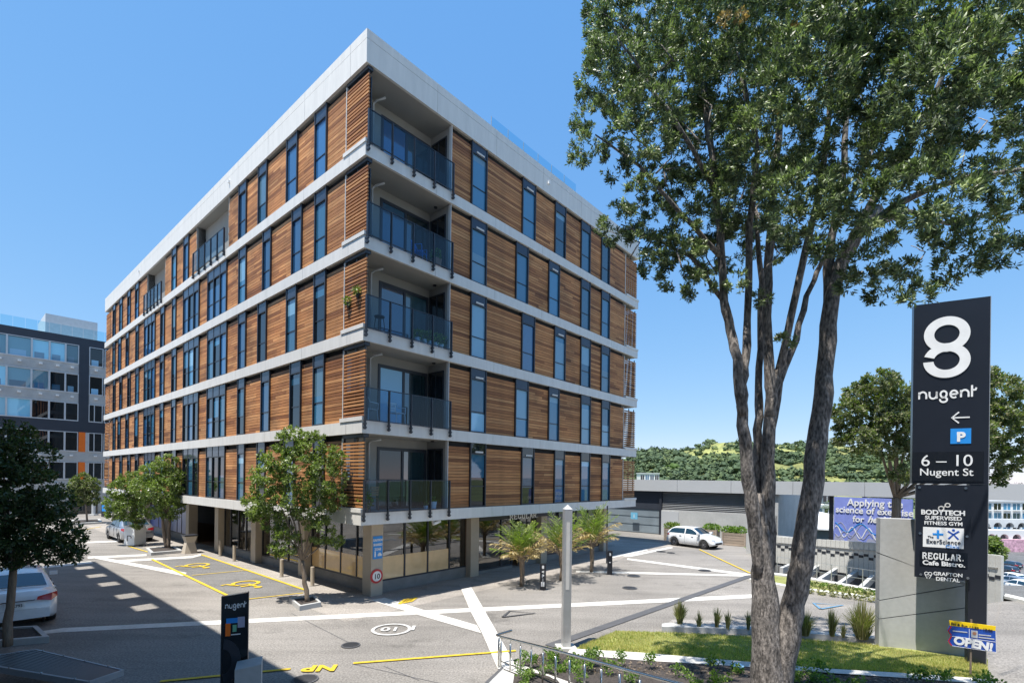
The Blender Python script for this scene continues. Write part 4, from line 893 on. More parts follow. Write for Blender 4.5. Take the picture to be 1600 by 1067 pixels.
# ------------------------------------------------------------------ lawn, mulch bed, kerbs in the foreground
def slope_sheet(name, rows, mat, kind='structure', fine=0):
    q = MB(); n = len(rows[0]); 
    for r in rows: q.v += [tuple(G(u, v, z)) for u, v, z in r]
    for i in range(len(rows) - 1):
        for j in range(n - 1): q.f.append((i * n + j, (i + 1) * n + j, (i + 1) * n + j + 1, i * n + j + 1)); q.m.append(0)
    return tag(q.build(name, mat), kind=kind)
LZ = .14
slope_sheet('lawn', [[(893, 1013, .02), (1000, 1018.5, LZ), (1180, 1034, .3), (1300, 1044, .34), (1420, 1051, .3), (1545, 1061, .2)],
                     [(930, 1000, .04), (1030, 1002, LZ), (1180, 1008, .2), (1300, 1014, .22), (1420, 1022, .2), (1543, 1042, .15)],
                     [(962, 984, .02), (1040, 987, .06), (1180, 994, .1), (1300, 1001, .12), (1420, 1010, .12), (1541, 1030, .1)]], 'lawn')
slope_sheet('kerb', [[(885, 1020, .06), (893, 1021, .08), (1000, 1030, .2), (1180, 1041, .36), (1300, 1050, .4), (1420, 1058, .36), (1552, 1068, .26)],
                     [(893, 1011.5, .06), (897, 1012, .08), (1000, 1018, .2), (1180, 1033.5, .36), (1300, 1043.5, .4), (1420, 1050.5, .36), (1552, 1060, .26)]], 'paver_white')
slope_sheet('garden_bed', [[(760, 1130, .35), (840, 1110, .35), (950, 1105, .4), (1180, 1110, .55), (1420, 1120, .55), (1640, 1130, .5)],
                           [(800, 1075, .25), (860, 1060, .25), (950, 1055, .3), (1180, 1070, .5), (1420, 1080, .5), (1600, 1095, .4)],
                           [(806, 1037, .03), (850, 1018, .03), (1000, 1030.5, .19), (1180, 1041.5, .35), (1420, 1058.5, .35), (1560, 1069.5, .25)]], 'mulch')
slope_sheet('footpath', [[(1541, 1030, .06), (1547, 1065, .06), (1553, 1140, .06)], [(1566, 938, .02), (1660, 965, .03), (1800, 1010, .03)]], 'asphalt')
raised('kerb', [(1571, 930), (1640, 946), (1640, 950), (1569, 934)], 0, .1, 'concrete_pale', kind='structure')
# planter strip with gravel and kerb at the back of the lawn
raised('kerb', [(1034, 981), (1043, 979.5), (1180, 985), (1372, 1001), (1372, 1005.5), (1180, 990), (1034, 986)], 0, .15, 'concrete', kind='structure')
raised('gravel_bed', [(1043, 979.4), (1050, 973), (1180, 976), (1372, 991), (1372, 1000.8), (1180, 984.8)], 0, .12, 'gravel', kind='structure')
# kerb and ramp beside the handrail
slope_sheet('kerb', [[(786, 1043, .08), (850, 1067, .25), (960, 1110, .45)], [(806, 1034, .08), (870, 1057, .25), (990, 1100, .45)]], 'paver_white')
slope_sheet('stair_ramp', [[(762, 1067, .03), (740, 1100, .1), (700, 1150, .2)], [(786, 1043.5, .05), (850, 1067.5, .2), (960, 1110.5, .4)]], 'concrete')
strip('painted_line', G(760, 1068), G(786, 1044), .09, .035, 'paver_dark')
# grass blades over the lawn
def blades(n_, sampler, h0, h1, wdt, mat, name, parent=None, lean=.5, kind='stuff'):
    P0 = np.array([sampler() for _ in range(n_)]); th = rng.uniform(0, 6.28, n_); ln = rng.uniform(0, lean, n_)
    dx = np.stack([np.cos(th) * ln, np.sin(th) * ln, np.ones(n_)], 1); h = rng.uniform(h0, h1, n_)[:, None]
    t2 = rng.uniform(0, 6.28, n_); sd_ = np.stack([np.cos(t2), np.sin(t2), np.zeros(n_)], 1) * wdt
    V = np.stack([P0 - sd_, P0 + sd_, P0 + dx * h + sd_ * .25, P0 + dx * h - sd_ * .25], 1)
    return quads(name, V, mat, parent, kind)
def lawn_pt():
    while True:
        t = random.random() ** .8; u = 905 + t * 638; f = random.random()
        top = np.interp(u, [900, 962, 1040, 1180, 1300, 1420, 1541], [1012, 985, 987, 994, 1001, 1012, 1030]); bot = np.interp(u, [893, 1000, 1180, 1300, 1420, 1545], [1013, 1018, 1034, 1044, 1051, 1061])
        v = top + (bot - top) * f
        if 1374 < u < 1520 and f < .12: continue
        zt_ = np.interp(u, [893, 962, 1180, 1300, 1545], [.02, .03, .1, .12, .1]); zb_ = np.interp(u, [893, 1000, 1180, 1300, 1420, 1545], [.02, .14, .3, .34, .3, .2])
        return tuple(G(u, v, zt_ + (zb_ - zt_) * f))
o = blades(42000, lawn_pt, .03, .075, .007, 'grass', 'lawn_grass'); o['label'] = 'patchy green and straw coloured lawn grass in front of the sign wall'
# tussocks in the gravel strip
def tussock(u, v, h, r, n_, label, mat='tussock'):
    h *= 1.75; r *= 1.3; n_ = n_ * 1.3; p = G(u, v, .12); e = empty('tussock_plant', p, 0, label, 'grass plant', 'tussocks in the gravel strip')
    n_ = int(n_); th = rng.uniform(0, 6.28, n_); rr = rng.uniform(0, r * .25, n_); ln = rng.uniform(.05, 1, n_) * r; hh = h * rng.uniform(.5, 1.05, n_) * (1.05 - .35 * ln / r)
    base = np.stack([rr * np.cos(th), rr * np.sin(th), np.zeros(n_)], 1); ti = np.stack([np.cos(th) * ln, np.sin(th) * ln, hh], 1); mid = base * .5 + ti * .5; mid[:, 2] += hh * .12; mid[:, :2] = base[:, :2] + (ti[:, :2] - base[:, :2]) * .35
    t2 = rng.uniform(0, 6.28, n_); sd_ = np.stack([np.cos(t2), np.sin(t2), np.zeros(n_)], 1) * .008
    V = np.concatenate([np.stack([base - sd_, base + sd_, mid + sd_, mid - sd_], 1), np.stack([mid - sd_, mid + sd_, ti + sd_ * .2, ti - sd_ * .2], 1)])
    quads('blades', V, mat, e)
for a in ((1062, 975, .42, .2, 320, 'dense brown tussock at the left end of the gravel strip'), (1092, 979, .3, .12, 60, 'thin tussock just right of the dense brown one'), (1120, 980, .38, .14, 90, 'third tussock from the left in the gravel strip'),
          (1137, 982, .34, .12, 60, 'fourth tussock from the left in the gravel strip'), (1169, 983, .34, .1, 60, 'tussock immediately left of the big tree trunk'), (1240, 990, .42, .2, 130, 'tussock immediately right of the big tree trunk'),
          (1258, 992, .45, .26, 170, 'broad tussock between the tree trunk and the middle of the strip'), (1300, 993, .46, .18, 110, 'upright tussock in the middle of the right hand strip'), (1318, 995, .25, .1, 40, 'smallest tussock, left of the largest green one'),
          (1347, 997, .62, .42, 420, 'largest green tussock beside the concrete sign wall')): tussock(*a)
for i in range(9):
    u = 1262 + i * 13.5; v = 914 + i * 2.0; e = G(u, v, .05); q = quads('low_shrub', foliage_ball((e.x, e.y, e.z + .08), .17, 150, .08, (1.1, 1, .7)), 'leaf_olive' if i % 2 else 'shrub'); 
    tag(q, 'low shrub in the verge beside the ramp railing', 'shrub', 'low shrubs along the ramp verge'); q['kind'] = 'stuff'
for i in range(6):
    u = 1265 + i * 19; v = 924 + i * 2.6; e = G(u, v, .05); q = quads('low_shrub', foliage_ball((e.x, e.y, e.z + .1), .13, 110, .09, (1, 1, 1.2)), 'tussock')
    tag(q, 'small tufted plant in the verge nearest the drive', 'shrub', 'tufted plants along the drive verge'); q['kind'] = 'stuff'
# low shrubs in the mulch bed
def bed_plant(u, v, r, i):
    z = .12 if u < 900 else .3; p = G(u, v, z); V = []
    for s_ in range(7):
        an = rng.uniform(0, 6.28); tip = np.array([math.cos(an) * r * rng.uniform(.3, 1), math.sin(an) * r * rng.uniform(.3, 1), rng.uniform(.08, .3)]); 
        V.append(foliage_ball(tip, .07, 26, .055, (1, 1, .7)))
    e = empty('garden_plant', p, 0, 'low bright green leafy plant growing in the dark mulch bed', 'plant', 'leafy plants in the mulch bed'); quads('leaves', np.concatenate(V), 'shrub', e)
k = 0
for u in range(815, 1580, 13):
    for _ in range(2):
        uu = u + random.uniform(-6, 6); lo = np.interp(uu, [806, 850, 1000, 1180, 1420, 1560], [1042, 1026, 1036, 1048, 1062, 1074]); v = lo + random.random() ** 1.2 * 42
        if v < 1085 and not (1165 < uu < 1245) and random.random() < (.8 if uu < 960 else .34): bed_plant(uu, v, random.uniform(.1, .2), k); k += 1
# wood chips
chips = []
for _ in range(5200):
    u = random.uniform(812, 1590); lo = np.interp(u, [806, 850, 1000, 1180, 1420, 1560], [1040, 1021, 1033, 1044, 1061, 1073]); v = lo + random.random() * 50; z = np.interp(u, [806, 950, 1180, 1420, 1560], [.05, .22, .4, .4, .3]) + .02 * 0 + (v - lo) / 50 * .1
    chips.append(tuple(G(u, v, z)))
CH = np.array(chips); n_ = len(CH); a1 = rng.normal(size=(n_, 3)) * .022; a1[:, 2] *= .4; a2 = rng.normal(size=(n_, 3)) * .012; a2[:, 2] *= .6
CH[:, 2] += .012
o = quads('bark_chips', np.stack([CH - a1, CH + a2, CH + a1, CH - a2], 1), 'bark_light'); tag(o, 'scattered bark chips on the mulch bed', kind='stuff')

# ------------------------------------------------------------------ trees
def rosettes(centers, dirs, nl, leaf, spread=.9, width=.16, jit=.25):
    n_ = len(centers); c = np.repeat(centers, nl, 0); d = np.repeat(dirs, nl, 0); m = n_ * nl
    ax = d + rng.normal(scale=spread, size=(m, 3)); ax /= np.linalg.norm(ax, axis=1)[:, None]
    sd_ = np.cross(ax, d + rng.normal(scale=.3, size=(m, 3))); sd_ /= np.linalg.norm(sd_, axis=1)[:, None] + 1e-9
    L = leaf * rng.uniform(.65, 1.2, m)[:, None]; W = L * width; p = c + rng.normal(scale=leaf * jit, size=(m, 3))
    nrm = np.cross(sd_, ax); bend = nrm * L * .08
    return np.stack([p, p + ax * L * .55 + sd_ * W + bend, p + ax * L, p + ax * L * .55 - sd_ * W + bend], 1)
def crown_quads(lumps, dens, nl, leaf, width=.16, up=.25, hollow=.45, spread=.9, jit=.25, tuft=False):
    out = []
    for (c, r) in lumps:
        n_ = max(6, int(dens * r * r)); d = rng.normal(size=(n_, 3)); d /= np.linalg.norm(d, axis=1)[:, None]
        rr = r * (hollow + (1.08 - hollow) * rng.random(n_) ** .6)[:, None]; p = np.array(c) + d * rr * np.array([1, 1, .85])
        # break the outline into sub-clumps
        sub = rng.normal(size=(max(4, int(n_ / 16)), 3)); sub /= np.linalg.norm(sub, axis=1)[:, None]
        near = np.argmax(d @ sub.T, 1); p = p + (np.array(c) + sub[near] * r * .92 - p) * rng.uniform(*((.3, .78) if tuft else (.15, .55)), n_)[:, None]
        dd2 = d.copy(); dd2[:, 2] += up; dd2 /= np.linalg.norm(dd2, axis=1)[:, None]
        out.append(rosettes(p, dd2, nl, leaf, spread, width, jit))
    return np.concatenate(out)
def limb(q, pts, r0, r1, n=8, wob=.03):
    pts = [Vector(p) for p in pts]; out = []
    for i in range(len(pts) - 1):
        for k in range(3): out.append(pts[i].lerp(pts[i + 1], k / 3))
    out.append(pts[-1]); m = len(out)
    rad = [(r0 + (r1 - r0) * i / (m - 1)) * random.uniform(.93, 1.1) for i in range(m)]
    out = [p + Vector((random.uniform(-1, 1), random.uniform(-1, 1), 0)) * wob * (0 if i in (0, m - 1) else 1) for i, p in enumerate(out)]
    q.tube(out, rad, n)
# the big tree
TD = 9.5
def tp(u, v, dd3=0): return P(u, v, TD + dd3)
base = G(1206, 1082, .45)
TD = base.y
bt = empty('big_tree', (0, 0, 0), 0, 'tall multi stemmed evergreen tree with rough grey bark and a broad leafy crown', 'tree')
bt.location = base; off = base
q = MB()
def L_(pts, r0, r1, n=10, wob=.02): limb(q, [tp(*p) - off for p in pts], r0, r1, n, wob)
L_([(1203, 1110), (1202, 1060), (1199, 1010), (1194, 940), (1191, 870), (1190, 815), (1189, 770)], .345, .06, 16)
L_([(1203, 1110), (1201, 1030), (1197, 950), (1192, 880), (1190, 820)], .27, .13, 14)
L_([(1212, 1110, -.03), (1219, 1050, -.05), (1229, 990, -.08), (1240, 940, -.1), (1252, 880, -.2), (1264, 800, -.2), (1274, 720, -.2), (1283, 640, -.1), (1289, 560), (1297, 480), (1312, 415), (1338, 365), (1372, 325, .2)], .24, .09, 14)
L_([(1188, 900, -.02), (1181, 830, -.05), (1172, 770, -.1), (1166, 710, -.15), (1160, 640, -.2), (1152, 560, -.2), (1141, 515), (1131, 470), (1124, 350), (1112, 240), (1100, 130)], .13, .05, 12)
L_([(1196, 900, .03), (1199, 830, .05), (1201, 760, .05), (1201, 700), (1204, 620), (1202, 594), (1199, 444), (1204, 350), (1215, 220), (1225, 90)], .14, .05, 12)
L_([(1190, 860, .1), (1184, 760, .2), (1184, 690, .2), (1185, 631, .2), (1187, 545, .3), (1190, 440, .4), (1180, 330, .5)], .1, .04, 10)
L_([(1161, 650, -.2), (1160, 600, -.2), (1165, 560, -.1), (1169, 500), (1170, 350), (1185, 240, -.3), (1160, 120, -.5)], .09, .04)
L_([(1203, 650, 0), (1208, 610), (1217, 575), (1247, 451, -.2), (1270, 350, -.3), (1290, 230, -.4), (1300, 90, -.5)], .09, .035)
L_([(1203, 680, .1), (1217, 597, .1), (1244, 530, .2), (1259, 462, .3), (1277, 425, .4), (1320, 330, .6), (1370, 220, .8)], .07, .03)
L_([(1296, 490), (1294, 420, .1), (1302, 350, .2), (1318, 260, .2), (1325, 140, .2)], .1, .04)
L_([(1330, 380), (1390, 325, -.3), (1450, 295, -.6), (1520, 275, -.8), (1620, 262, -1)], .07, .03)
L_([(1310, 415), (1360, 320, -.3), (1420, 230, -.5), (1470, 130, -.8), (1500, 30, -1)], .075, .03)
L_([(1345, 360, .1), (1420, 330, .5), (1480, 350, .8), (1560, 330, 1)], .055, .02)
L_([(1126, 400), (1060, 330, -.3), (1000, 260, -.5), (930, 210, -.6)], .05, .012, 8)
L_([(1131, 470), (1080, 400, .3), (1020, 370, .4), (970, 350, .5)], .045, .012, 8)
L_([(1120, 300), (1060, 200, -.6), (1000, 110, -.8), (960, 50, -1)], .045, .012, 8)
for _ in range(46):
    u = random.uniform(960, 1590); v = random.uniform(60, 430); s_ = random.uniform(-1, 1)
    L_([(u, v, s_), (u + random.uniform(-30, 30), v - 25, s_ + .2), (u + random.uniform(-60, 60), v - random.uniform(30, 70), s_ + .4)], .016, .006, 5, .01)
q.build('trunk', 'bark', bt, True)
lum = [(1000, 40, 80), (1100, 20, 90), (1200, 20, 90), (1300, 20, 90), (1400, 20, 90), (1500, 20, 90), (1590, 20, 90), (1150, -80, 90), (1320, -90, 100),
       (965, 110, 56), (1050, 130, 75), (1150, 120, 75), (1260, 110, 75), (1370, 110, 75), (1480, 110, 75), (1580, 100, 60),
       (925, 195, 44), (905, 232, 26), (1010, 190, 58), (1100, 220, 66), (1200, 220, 70), (1310, 210, 70), (1420, 210, 68), (1520, 170, 55),
       (965, 262, 28), (1075, 295, 48), (1160, 310, 55), (1250, 310, 60), (1360, 300, 55), (1460, 300, 58), (1545, 310, 45), (1590, 300, 38),
       (962, 350, 34), (1032, 345, 38), (1060, 410, 46), (1125, 390, 42), (1200, 380, 36), (1275, 385, 36), (1350, 395, 44), (1430, 390, 50), (1520, 370, 50), (1590, 360, 42),
       (1090, 452, 32), (1018, 415, 24), (1335, 440, 30), (1390, 450, 36), (1430, 455, 26), (1500, 420, 36), (1570, 400, 30), (1226, 535, 17), (1190, 470, 16), (1150, 440, 20),
       (1120, 340, 40), (1560, 240, 40), (1595, 255, 34), (1500, 235, 44), (1450, 225, 38), (1000, 378, 26), (1095, 400, 34), (1300, 330, 40), (1240, 360, 36), (1000, 305, 30), (1035, 285, 40), (990, 340, 30), (1035, 395, 30), (1165, 250, 50), (1060, 370, 36), (950, 20, 40), (935, 40, 18), (1590, 200, 30)]
LM = []
for (u, v, r) in lum:
    dz = random.uniform(-1.3, 1.5)
    dz -= .5
    if v > 330: dz = random.uniform(-.6, .9)
    if u > 1230: dz = random.uniform(-2.8, -.7)
    if u > 1380: dz = random.uniform(-3.2, -1.2)
    for kk in range(2 if r > 50 else 1):
        d3 = dz + kk * (1.3 if u < 1230 else -.9); LM.append((tuple(tp(u + random.uniform(-12, 12) * kk, v + random.uniform(-12, 12) * kk, d3) - off), r / F * (TD + d3) * 1.0))
V = crown_quads(LM, 820, 11, .084, .13, .8, .35, .75, .16, True)
print('big leaves', len(V))
quads('crown', V, 'leaf_big', bt, 'stuff')
fl = [(1158, 25), (1240, 45), (1232, 48), (1132, 28), (1246, 320)]
V = np.concatenate([foliage_ball(tuple(tp(u, v, -1.2) - off), .09, 120, .05) for u, v in fl]); quads('blossom', V, 'leaf_dry', bt, 'stuff')

def tree(name, basept, crown, dens, leaf, mat, label, group, stems=1, r0=.09, barkm='bark_light', nl=9, lean=None, D=None):
    e = empty(name, basept, 0, label, 'tree', group); D = D or basept.y; off = Vector(basept)
    LM = []
    for c in crown:
        u, v, r = c[:3]; d3 = (c[3] if len(c) > 3 else random.uniform(-.5, .5) * r / F * D); LM.append((tuple(P(u, v, D + d3) - off), r / F * D))
    q = MB(); tops = [Vector(c) for c, r in LM]; low = min(t.z for t in tops)
    for s_ in range(stems):
        o_ = Vector((random.uniform(-.08, .08), random.uniform(-.08, .08), 0)) * (stems > 1); fk = Vector((sum(t.x for t in tops) / len(tops) * .5, 0, max(low * .8, .8))) + o_ * 4
        limb(q, [o_, (o_ + fk) / 2 + Vector((random.uniform(-.05, .05), 0, 0)), fk], r0, r0 * .75, 9, .02)
        for t in tops[s_::max(2, stems) if len(tops) < 18 else 4]: limb(q, [fk, fk.lerp(t, .5) + Vector((0, 0, .1)), fk.lerp(t, .85)], r0 * .4, r0 * .1, 6, .04)
    q.build('trunk', barkm, e, True)
    quads('crown', crown_quads(LM, dens * 2.0, nl, leaf * 1.1, .25, .4, .3), mat, e, 'stuff'); return e
GT = 'clipped evergreen trees around the plaza'
tree('plaza_tree', G(482, 944), [(455, 690, 26), (490, 700, 30), (430, 715, 24), (520, 715, 20), (420, 745, 28), (465, 735, 38), (510, 745, 30), (405, 785, 26), (445, 785, 34), (490, 790, 34), (525, 775, 22), (400, 800, 16), (430, 815, 20), (500, 830, 22), (525, 842, 14), (445, 845, 26), (430, 858, 14)],
     300, .085, 'leaf_plaza', 'round leafy tree in the kerbed square by the corner of the timber building', GT, r0=.085)
tree('plaza_tree', G(262, 858), [(262, 725, 18), (240, 740, 20), (275, 748, 18), (230, 760, 22), (258, 765, 24), (280, 775, 16), (240, 790, 20), (268, 795, 18), (285, 765, 10)], 300, .1, 'leaf_plaza', 'double stemmed leafy tree behind the concrete bin on the pavement', GT, stems=2, r0=.1)
tree('planter_tree', P(211, 822, 30.0), [(205, 752, 18), (190, 765, 18), (215, 775, 20), (180, 785, 16), (200, 795, 20), (218, 805, 13), (212, 818, 9), (178, 800, 12)], 300, .1, 'leaf_plaza', 'leafy tree growing out of the square white P planter box', GT, stems=2, r0=.06, D=30.0)
tree('plaza_tree', G(136, 817), [(130, 750, 13), (122, 762, 14), (138, 765, 14), (145, 755, 10), (128, 778, 12), (143, 778, 11), (115, 755, 8)], 240, .13, 'leaf_olive', 'small far tree in front of the grey office block', GT, r0=.08)
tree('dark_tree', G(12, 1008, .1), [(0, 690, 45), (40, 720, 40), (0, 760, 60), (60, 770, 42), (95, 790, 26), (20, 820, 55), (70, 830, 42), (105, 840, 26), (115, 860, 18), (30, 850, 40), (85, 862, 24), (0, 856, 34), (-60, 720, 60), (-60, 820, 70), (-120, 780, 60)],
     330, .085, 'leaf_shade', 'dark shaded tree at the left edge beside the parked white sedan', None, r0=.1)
tree('olive_tree', G(1398, 905, -.5), [(1375, 600, 26), (1400, 615, 26), (1345, 620, 26), (1325, 645, 24), (1360, 650, 32), (1395, 655, 28), (1315, 680, 18), (1345, 690, 26), (1385, 695, 24), (1420, 640, 30), (1440, 690, 36), (1470, 620, 40), (1560, 610, 30), (1580, 640, 30), (1550, 660, 34), (1590, 690, 24), (1545, 710, 28), (1580, 720, 18), (1500, 680, 40), (1410, 740, 16), (1560, 745, 14), (1545, 590, 20)],
     250, .13, 'leaf_olive', 'broad olive toned evergreen tree standing behind the black pylon sign', None, stems=2, r0=.2, D=23, barkm='bark_light')
# kerbed tree squares
def tree_square(pix, label, h=.16):
    g = [G(u, v) for u, v in pix]; c = sum(g, Vector()) / len(g); e = empty('tree_square', c, 0, label, 'kerb'); q = MB()
    inn = [c.lerp(p, .82) for p in g]
    for i in range(4):
        j = (i + 1) % 4; qq = MB(); qq.prism([(p - c)[:2] for p in (g[i], g[j], inn[j], inn[i])], 0, h); qq.build('kerb_stone', 'concrete', e)
    q.prism([(p - c)[:2] for p in inn], 0, h - .04); q.build('soil', 'mulch', e)
tree_square([(468, 953.5), (502, 947), (490, 935.5), (452, 940)], 'low concrete kerb square around the tree at the building corner')
tree_square([(-30, 1012), (77, 1003), (58, 985), (-40, 990)], 'concrete kerb square around the dark tree by the bench')
tree_square([(236, 867), (285, 863), (272, 856), (228, 859)], 'kerbed tree square beside the pavement bin')
tree_square([(110, 820), (160, 817), (156, 812), (112, 814)], 'far kerbed tree square before the office block')
# palms
def palm(u, v, H_, nf, label, seed):
    random.seed(seed); p = G(u, v); e = empty('palm', p, 0, label, 'palm', 'young palms in front of the cafe'); q = MB()
    th_ = H_ * .34; limb(q, [(0, 0, 0), (.03, 0, th_ * .5), (0, 0, th_), (0, 0, th_ * 1.35)], .085, .12, 10, .012); q.build('trunk', 'bark_light', e, True)
    for i in range(nf):
        out = .12 + .95 * (i / nf); dry = i > nf * .52; an = i * 2.4 + random.uniform(-.2, .2); L = H_ * (.62 - .08 * out) * random.uniform(.85, 1.08)
        path = [np.array([0, 0, th_ * (1.25 - .3 * out)])]
        for s_ in range(1, 9):
            t = s_ / 8; el = R(84 - 42 * out) - t * t * (.35 + .45 * out) * random.uniform(.8, 1.2)
            path.append(path[-1] + np.array([math.cos(an) * math.cos(el), math.sin(an) * math.cos(el), math.sin(el)]) * L / 8)
        V = []
        for s_ in range(22, 84, 2):
            t = s_ / 84; fi = t * 8; a_ = int(min(fi, 7)); pt = path[a_] + (path[a_ + 1] - path[a_]) * (fi - a_); tg = path[a_ + 1] - path[a_]; tg /= np.linalg.norm(tg)
            sdv = np.cross(tg, (0, 0, 1.0)); sdv /= np.linalg.norm(sdv) + 1e-6; upv = np.cross(sdv, tg); sg_ = 1 if s_ % 4 else -1
            ll = (.42 * math.sin(math.pi * min(1, t * .85 + .1)) + .06) * random.uniform(.7, 1.1); dr_ = tg * random.uniform(.5, 1.1) + sdv * sg_ * random.uniform(.5, .8) + upv * random.uniform(-.3, .35) - np.array([0, 0, .35 if dry else .05]); dr_ /= np.linalg.norm(dr_)
            wv = np.cross(dr_, upv); wv = wv / (np.linalg.norm(wv) + 1e-6) * .02
            V.append([pt - wv * .5, pt + dr_ * ll * .5 - wv, pt + dr_ * ll - np.array([0, 0, .03]), pt + dr_ * ll * .5 + wv])
        r_ = MB(); r_.tube([tuple(x) for x in path], [.02 - .002 * k_ for k_ in range(9)], 5)
        fo = r_.build('frond', 'bark_light' if dry else 'leaf_palm', e); quads('leaflets', np.array(V), 'leaf_dry' if dry and random.random() < .8 else 'leaf_palm', fo)
palm(815, 915, 2.75, 34, 'palm nearest the viewer, left of the black direction post', 1); palm(877, 906, 3.0, 28, 'middle palm, half hidden behind the grey lamp column', 2); palm(924, 893, 3.3, 34, 'palm furthest right, beside the slim black bollard sign', 3)
random.seed(21)

# ------------------------------------------------------------------ street furniture
# lamp column
p = G(884, 1014); e = empty('lamp_column', p, R(8), 'square grey lamp column with pointed top standing by the lawn', 'lamp')
Ht = CAMZ - (787 - 748.5) * p.y / F; q = MB(); q.box(-.24, .24, -.2, .2, 0, .1); q.build('base', 'concrete_pale', e)
q = MB(); q.box(-.102, .102, -.102, .102, .1, Ht - .12); q.build('column', 'lamp_grey', e)
q = MB(); a_ = .106; q.add([(-a_, -a_, Ht - .12), (a_, -a_, Ht - .12), (a_, a_, Ht - .12), (-a_, a_, Ht - .12), (0, 0, Ht)], [(0, 1, 4), (1, 2, 4), (2, 3, 4), (3, 0, 4), (3, 2, 1, 0)]); q.build('cap', 'lightgrey', e)
q = MB(); q.box(-.045, .045, -.11, -.1021, 1.55, Ht - .45); q.build('lamp_slot', 'vent', e)
q = MB(); q.box(-.06, .03, -.11, -.1021, .25, .62); q.build('access_hatch', 'lamp_grey', e)
# bollards
for i, (u, v, h_) in enumerate(((344, 868, 25), (366, 876, 25), (440, 900.5, 27.5), (488, 914.5, 30), (198, 839, 17))):
    p = G(u, v); z = h_ * p.y / F; q = MB(); q.tube([(0, 0, 0), (0, 0, z)], .075, 16); o = q.build('bollard', 'plinth' if False else 'bollard_c' if 'bollard_c' in MATS else 'pillar', None, False, p)
    q = MB(); q.tube([(0, 0, 0), (0, 0, .015)], .11, 16); q.build('foot_ring', 'steel_dull', o)
    tag(o, 'slim grey bollard, %s' % ('furthest left of the four by the accessible bays', 'second from the left of the four by the accessible bays', 'third from the left, left of the corner tree trunk', 'just right of the corner tree trunk', 'far back behind the silver car')[i], 'bollard', 'pavement bollards')
# small black signs by the palms
def post_sign(u, v, wpx, hpx, label, kind):
    p = G(u, v); W = wpx * p.y / F; Hh = hpx * p.y / F; e = empty('post_sign', p, R(-3), label, 'sign'); q = MB(); q.box(-W / 2, W / 2, -.06, .06, 0, Hh); q.build('panel', 'sign_black', e); return e, W, Hh
e, W, Hh = post_sign(848, 920.5, 9.5, 41, 'black direction post with white pictograms beside the nearest palm', 0)
for i, (s, z) in enumerate((('8', .9), ('<', .72), ('P', .56), ('i', .42))): text('lettering', s, W * .7, 'white', e, (0, -.064, Hh * z - .08), bold=.006, align='CENTER')
q = MB(); q.box(-W * .3, -W * .05, -.064, -.0605, Hh * .14, Hh * .32); q.box(W * .02, W * .26, -.064, -.0605, Hh * .14, Hh * .32); q.build('pictogram', 'white', e)
e, W, Hh = post_sign(952.5, 896.5, 7.5, 37, 'slim black sign post with a white symbol right of the palms', 1)
text('lettering', '8', W * .8, 'white', e, (0, -.064, Hh * .8), bold=.005, align='CENTER'); q = MB(); q.box(-W * .2, W * .2, -.064, -.0605, Hh * .5, Hh * .54); q.build('pictogram', 'white', e)
q = MB(); q.tube([(0, 0, 0), (0, 0, 3.0)], .04, 8); p = G(948, 879); o = q.build('sign_pole', 'frame_dark', None, False, p); tag(o, 'dark thin pole at the far corner of the cafe', 'pole')
# concrete bin, P planter
p = G(296, 863); e = empty('litter_bin', p, YAW, 'flared concrete litter bin on the pavement by the building entrance', 'bin'); q = MB()
q.add([(-.32, -.32, 0), (.32, -.32, 0), (.32, .32, 0), (-.32, .32, 0), (-.2, -.2, .6), (.2, -.2, .6), (.2, .2, .6), (-.2, .2, .6), (-.3, -.3, .95), (.3, -.3, .95), (.3, .3, .95), (-.3, .3, .95)],
      [(3, 2, 1, 0)] + [(j * 4 + i, j * 4 + (i + 1) % 4, (j + 1) * 4 + (i + 1) % 4, (j + 1) * 4 + i) for j in range(2) for i in range(4)] + [(8, 9, 10, 11)]); q.build('body', 'pillar', e)
q = MB(); q.box(-.33, .33, -.33, .33, .951, 1.02); q.build('lid', 'frame_dark', e)
p = G(211, 851); e = empty('planter_box', p, YAW + R(-60), 'square pale planter box marked with the letter P', 'planter'); q = MB(); W = .38
q.box(-W, W, -W, W, .06, 1.15); q.build('box', 'white', e); q = MB(); q.box(-W + .08, W - .08, -W + .08, W - .08, 0, .06); q.build('foot', 'frame_dark', e); q = MB(); q.box(-W + .06, W - .06, -W + .06, W - .06, 1.151, 1.17); q.build('soil', 'mulch', e)
e.rotation_euler.z = R(-12)
q = MB(); strokes(q, [[(-.13, .3), (-.13, .62), (.08, .62), (.15, .55), (.13, .48)]], .06, -W - .006, -W - .001); q.build('lettering', 'sign_black', e)
# A-board sign far away and parking signs
p = G(164, 807); e = empty('pavement_sign', p, R(-20), 'small black A board with a blue panel outside the office block', 'sign'); q = MB(); q.box(-.4, .4, -.1, .1, .05, 1.3); q.build('board', 'black_matt', e); q = MB(); q.box(-.3, .3, -.11, -.101, .6, 1.2); q.build('print', 'blue_sign', e)
p = G(146, 804); q = MB(); q.tube([(0, 0, 0), (0, 0, 3.4)], .16, 12); o = q.build('lamp_post', 'lightgrey', None, False, p); q = MB(); q.box(-.3, .3, -.3, .3, 0, .12); q.build('base', 'concrete', o); tag(o, 'pale grey round post in front of the office block', 'post')
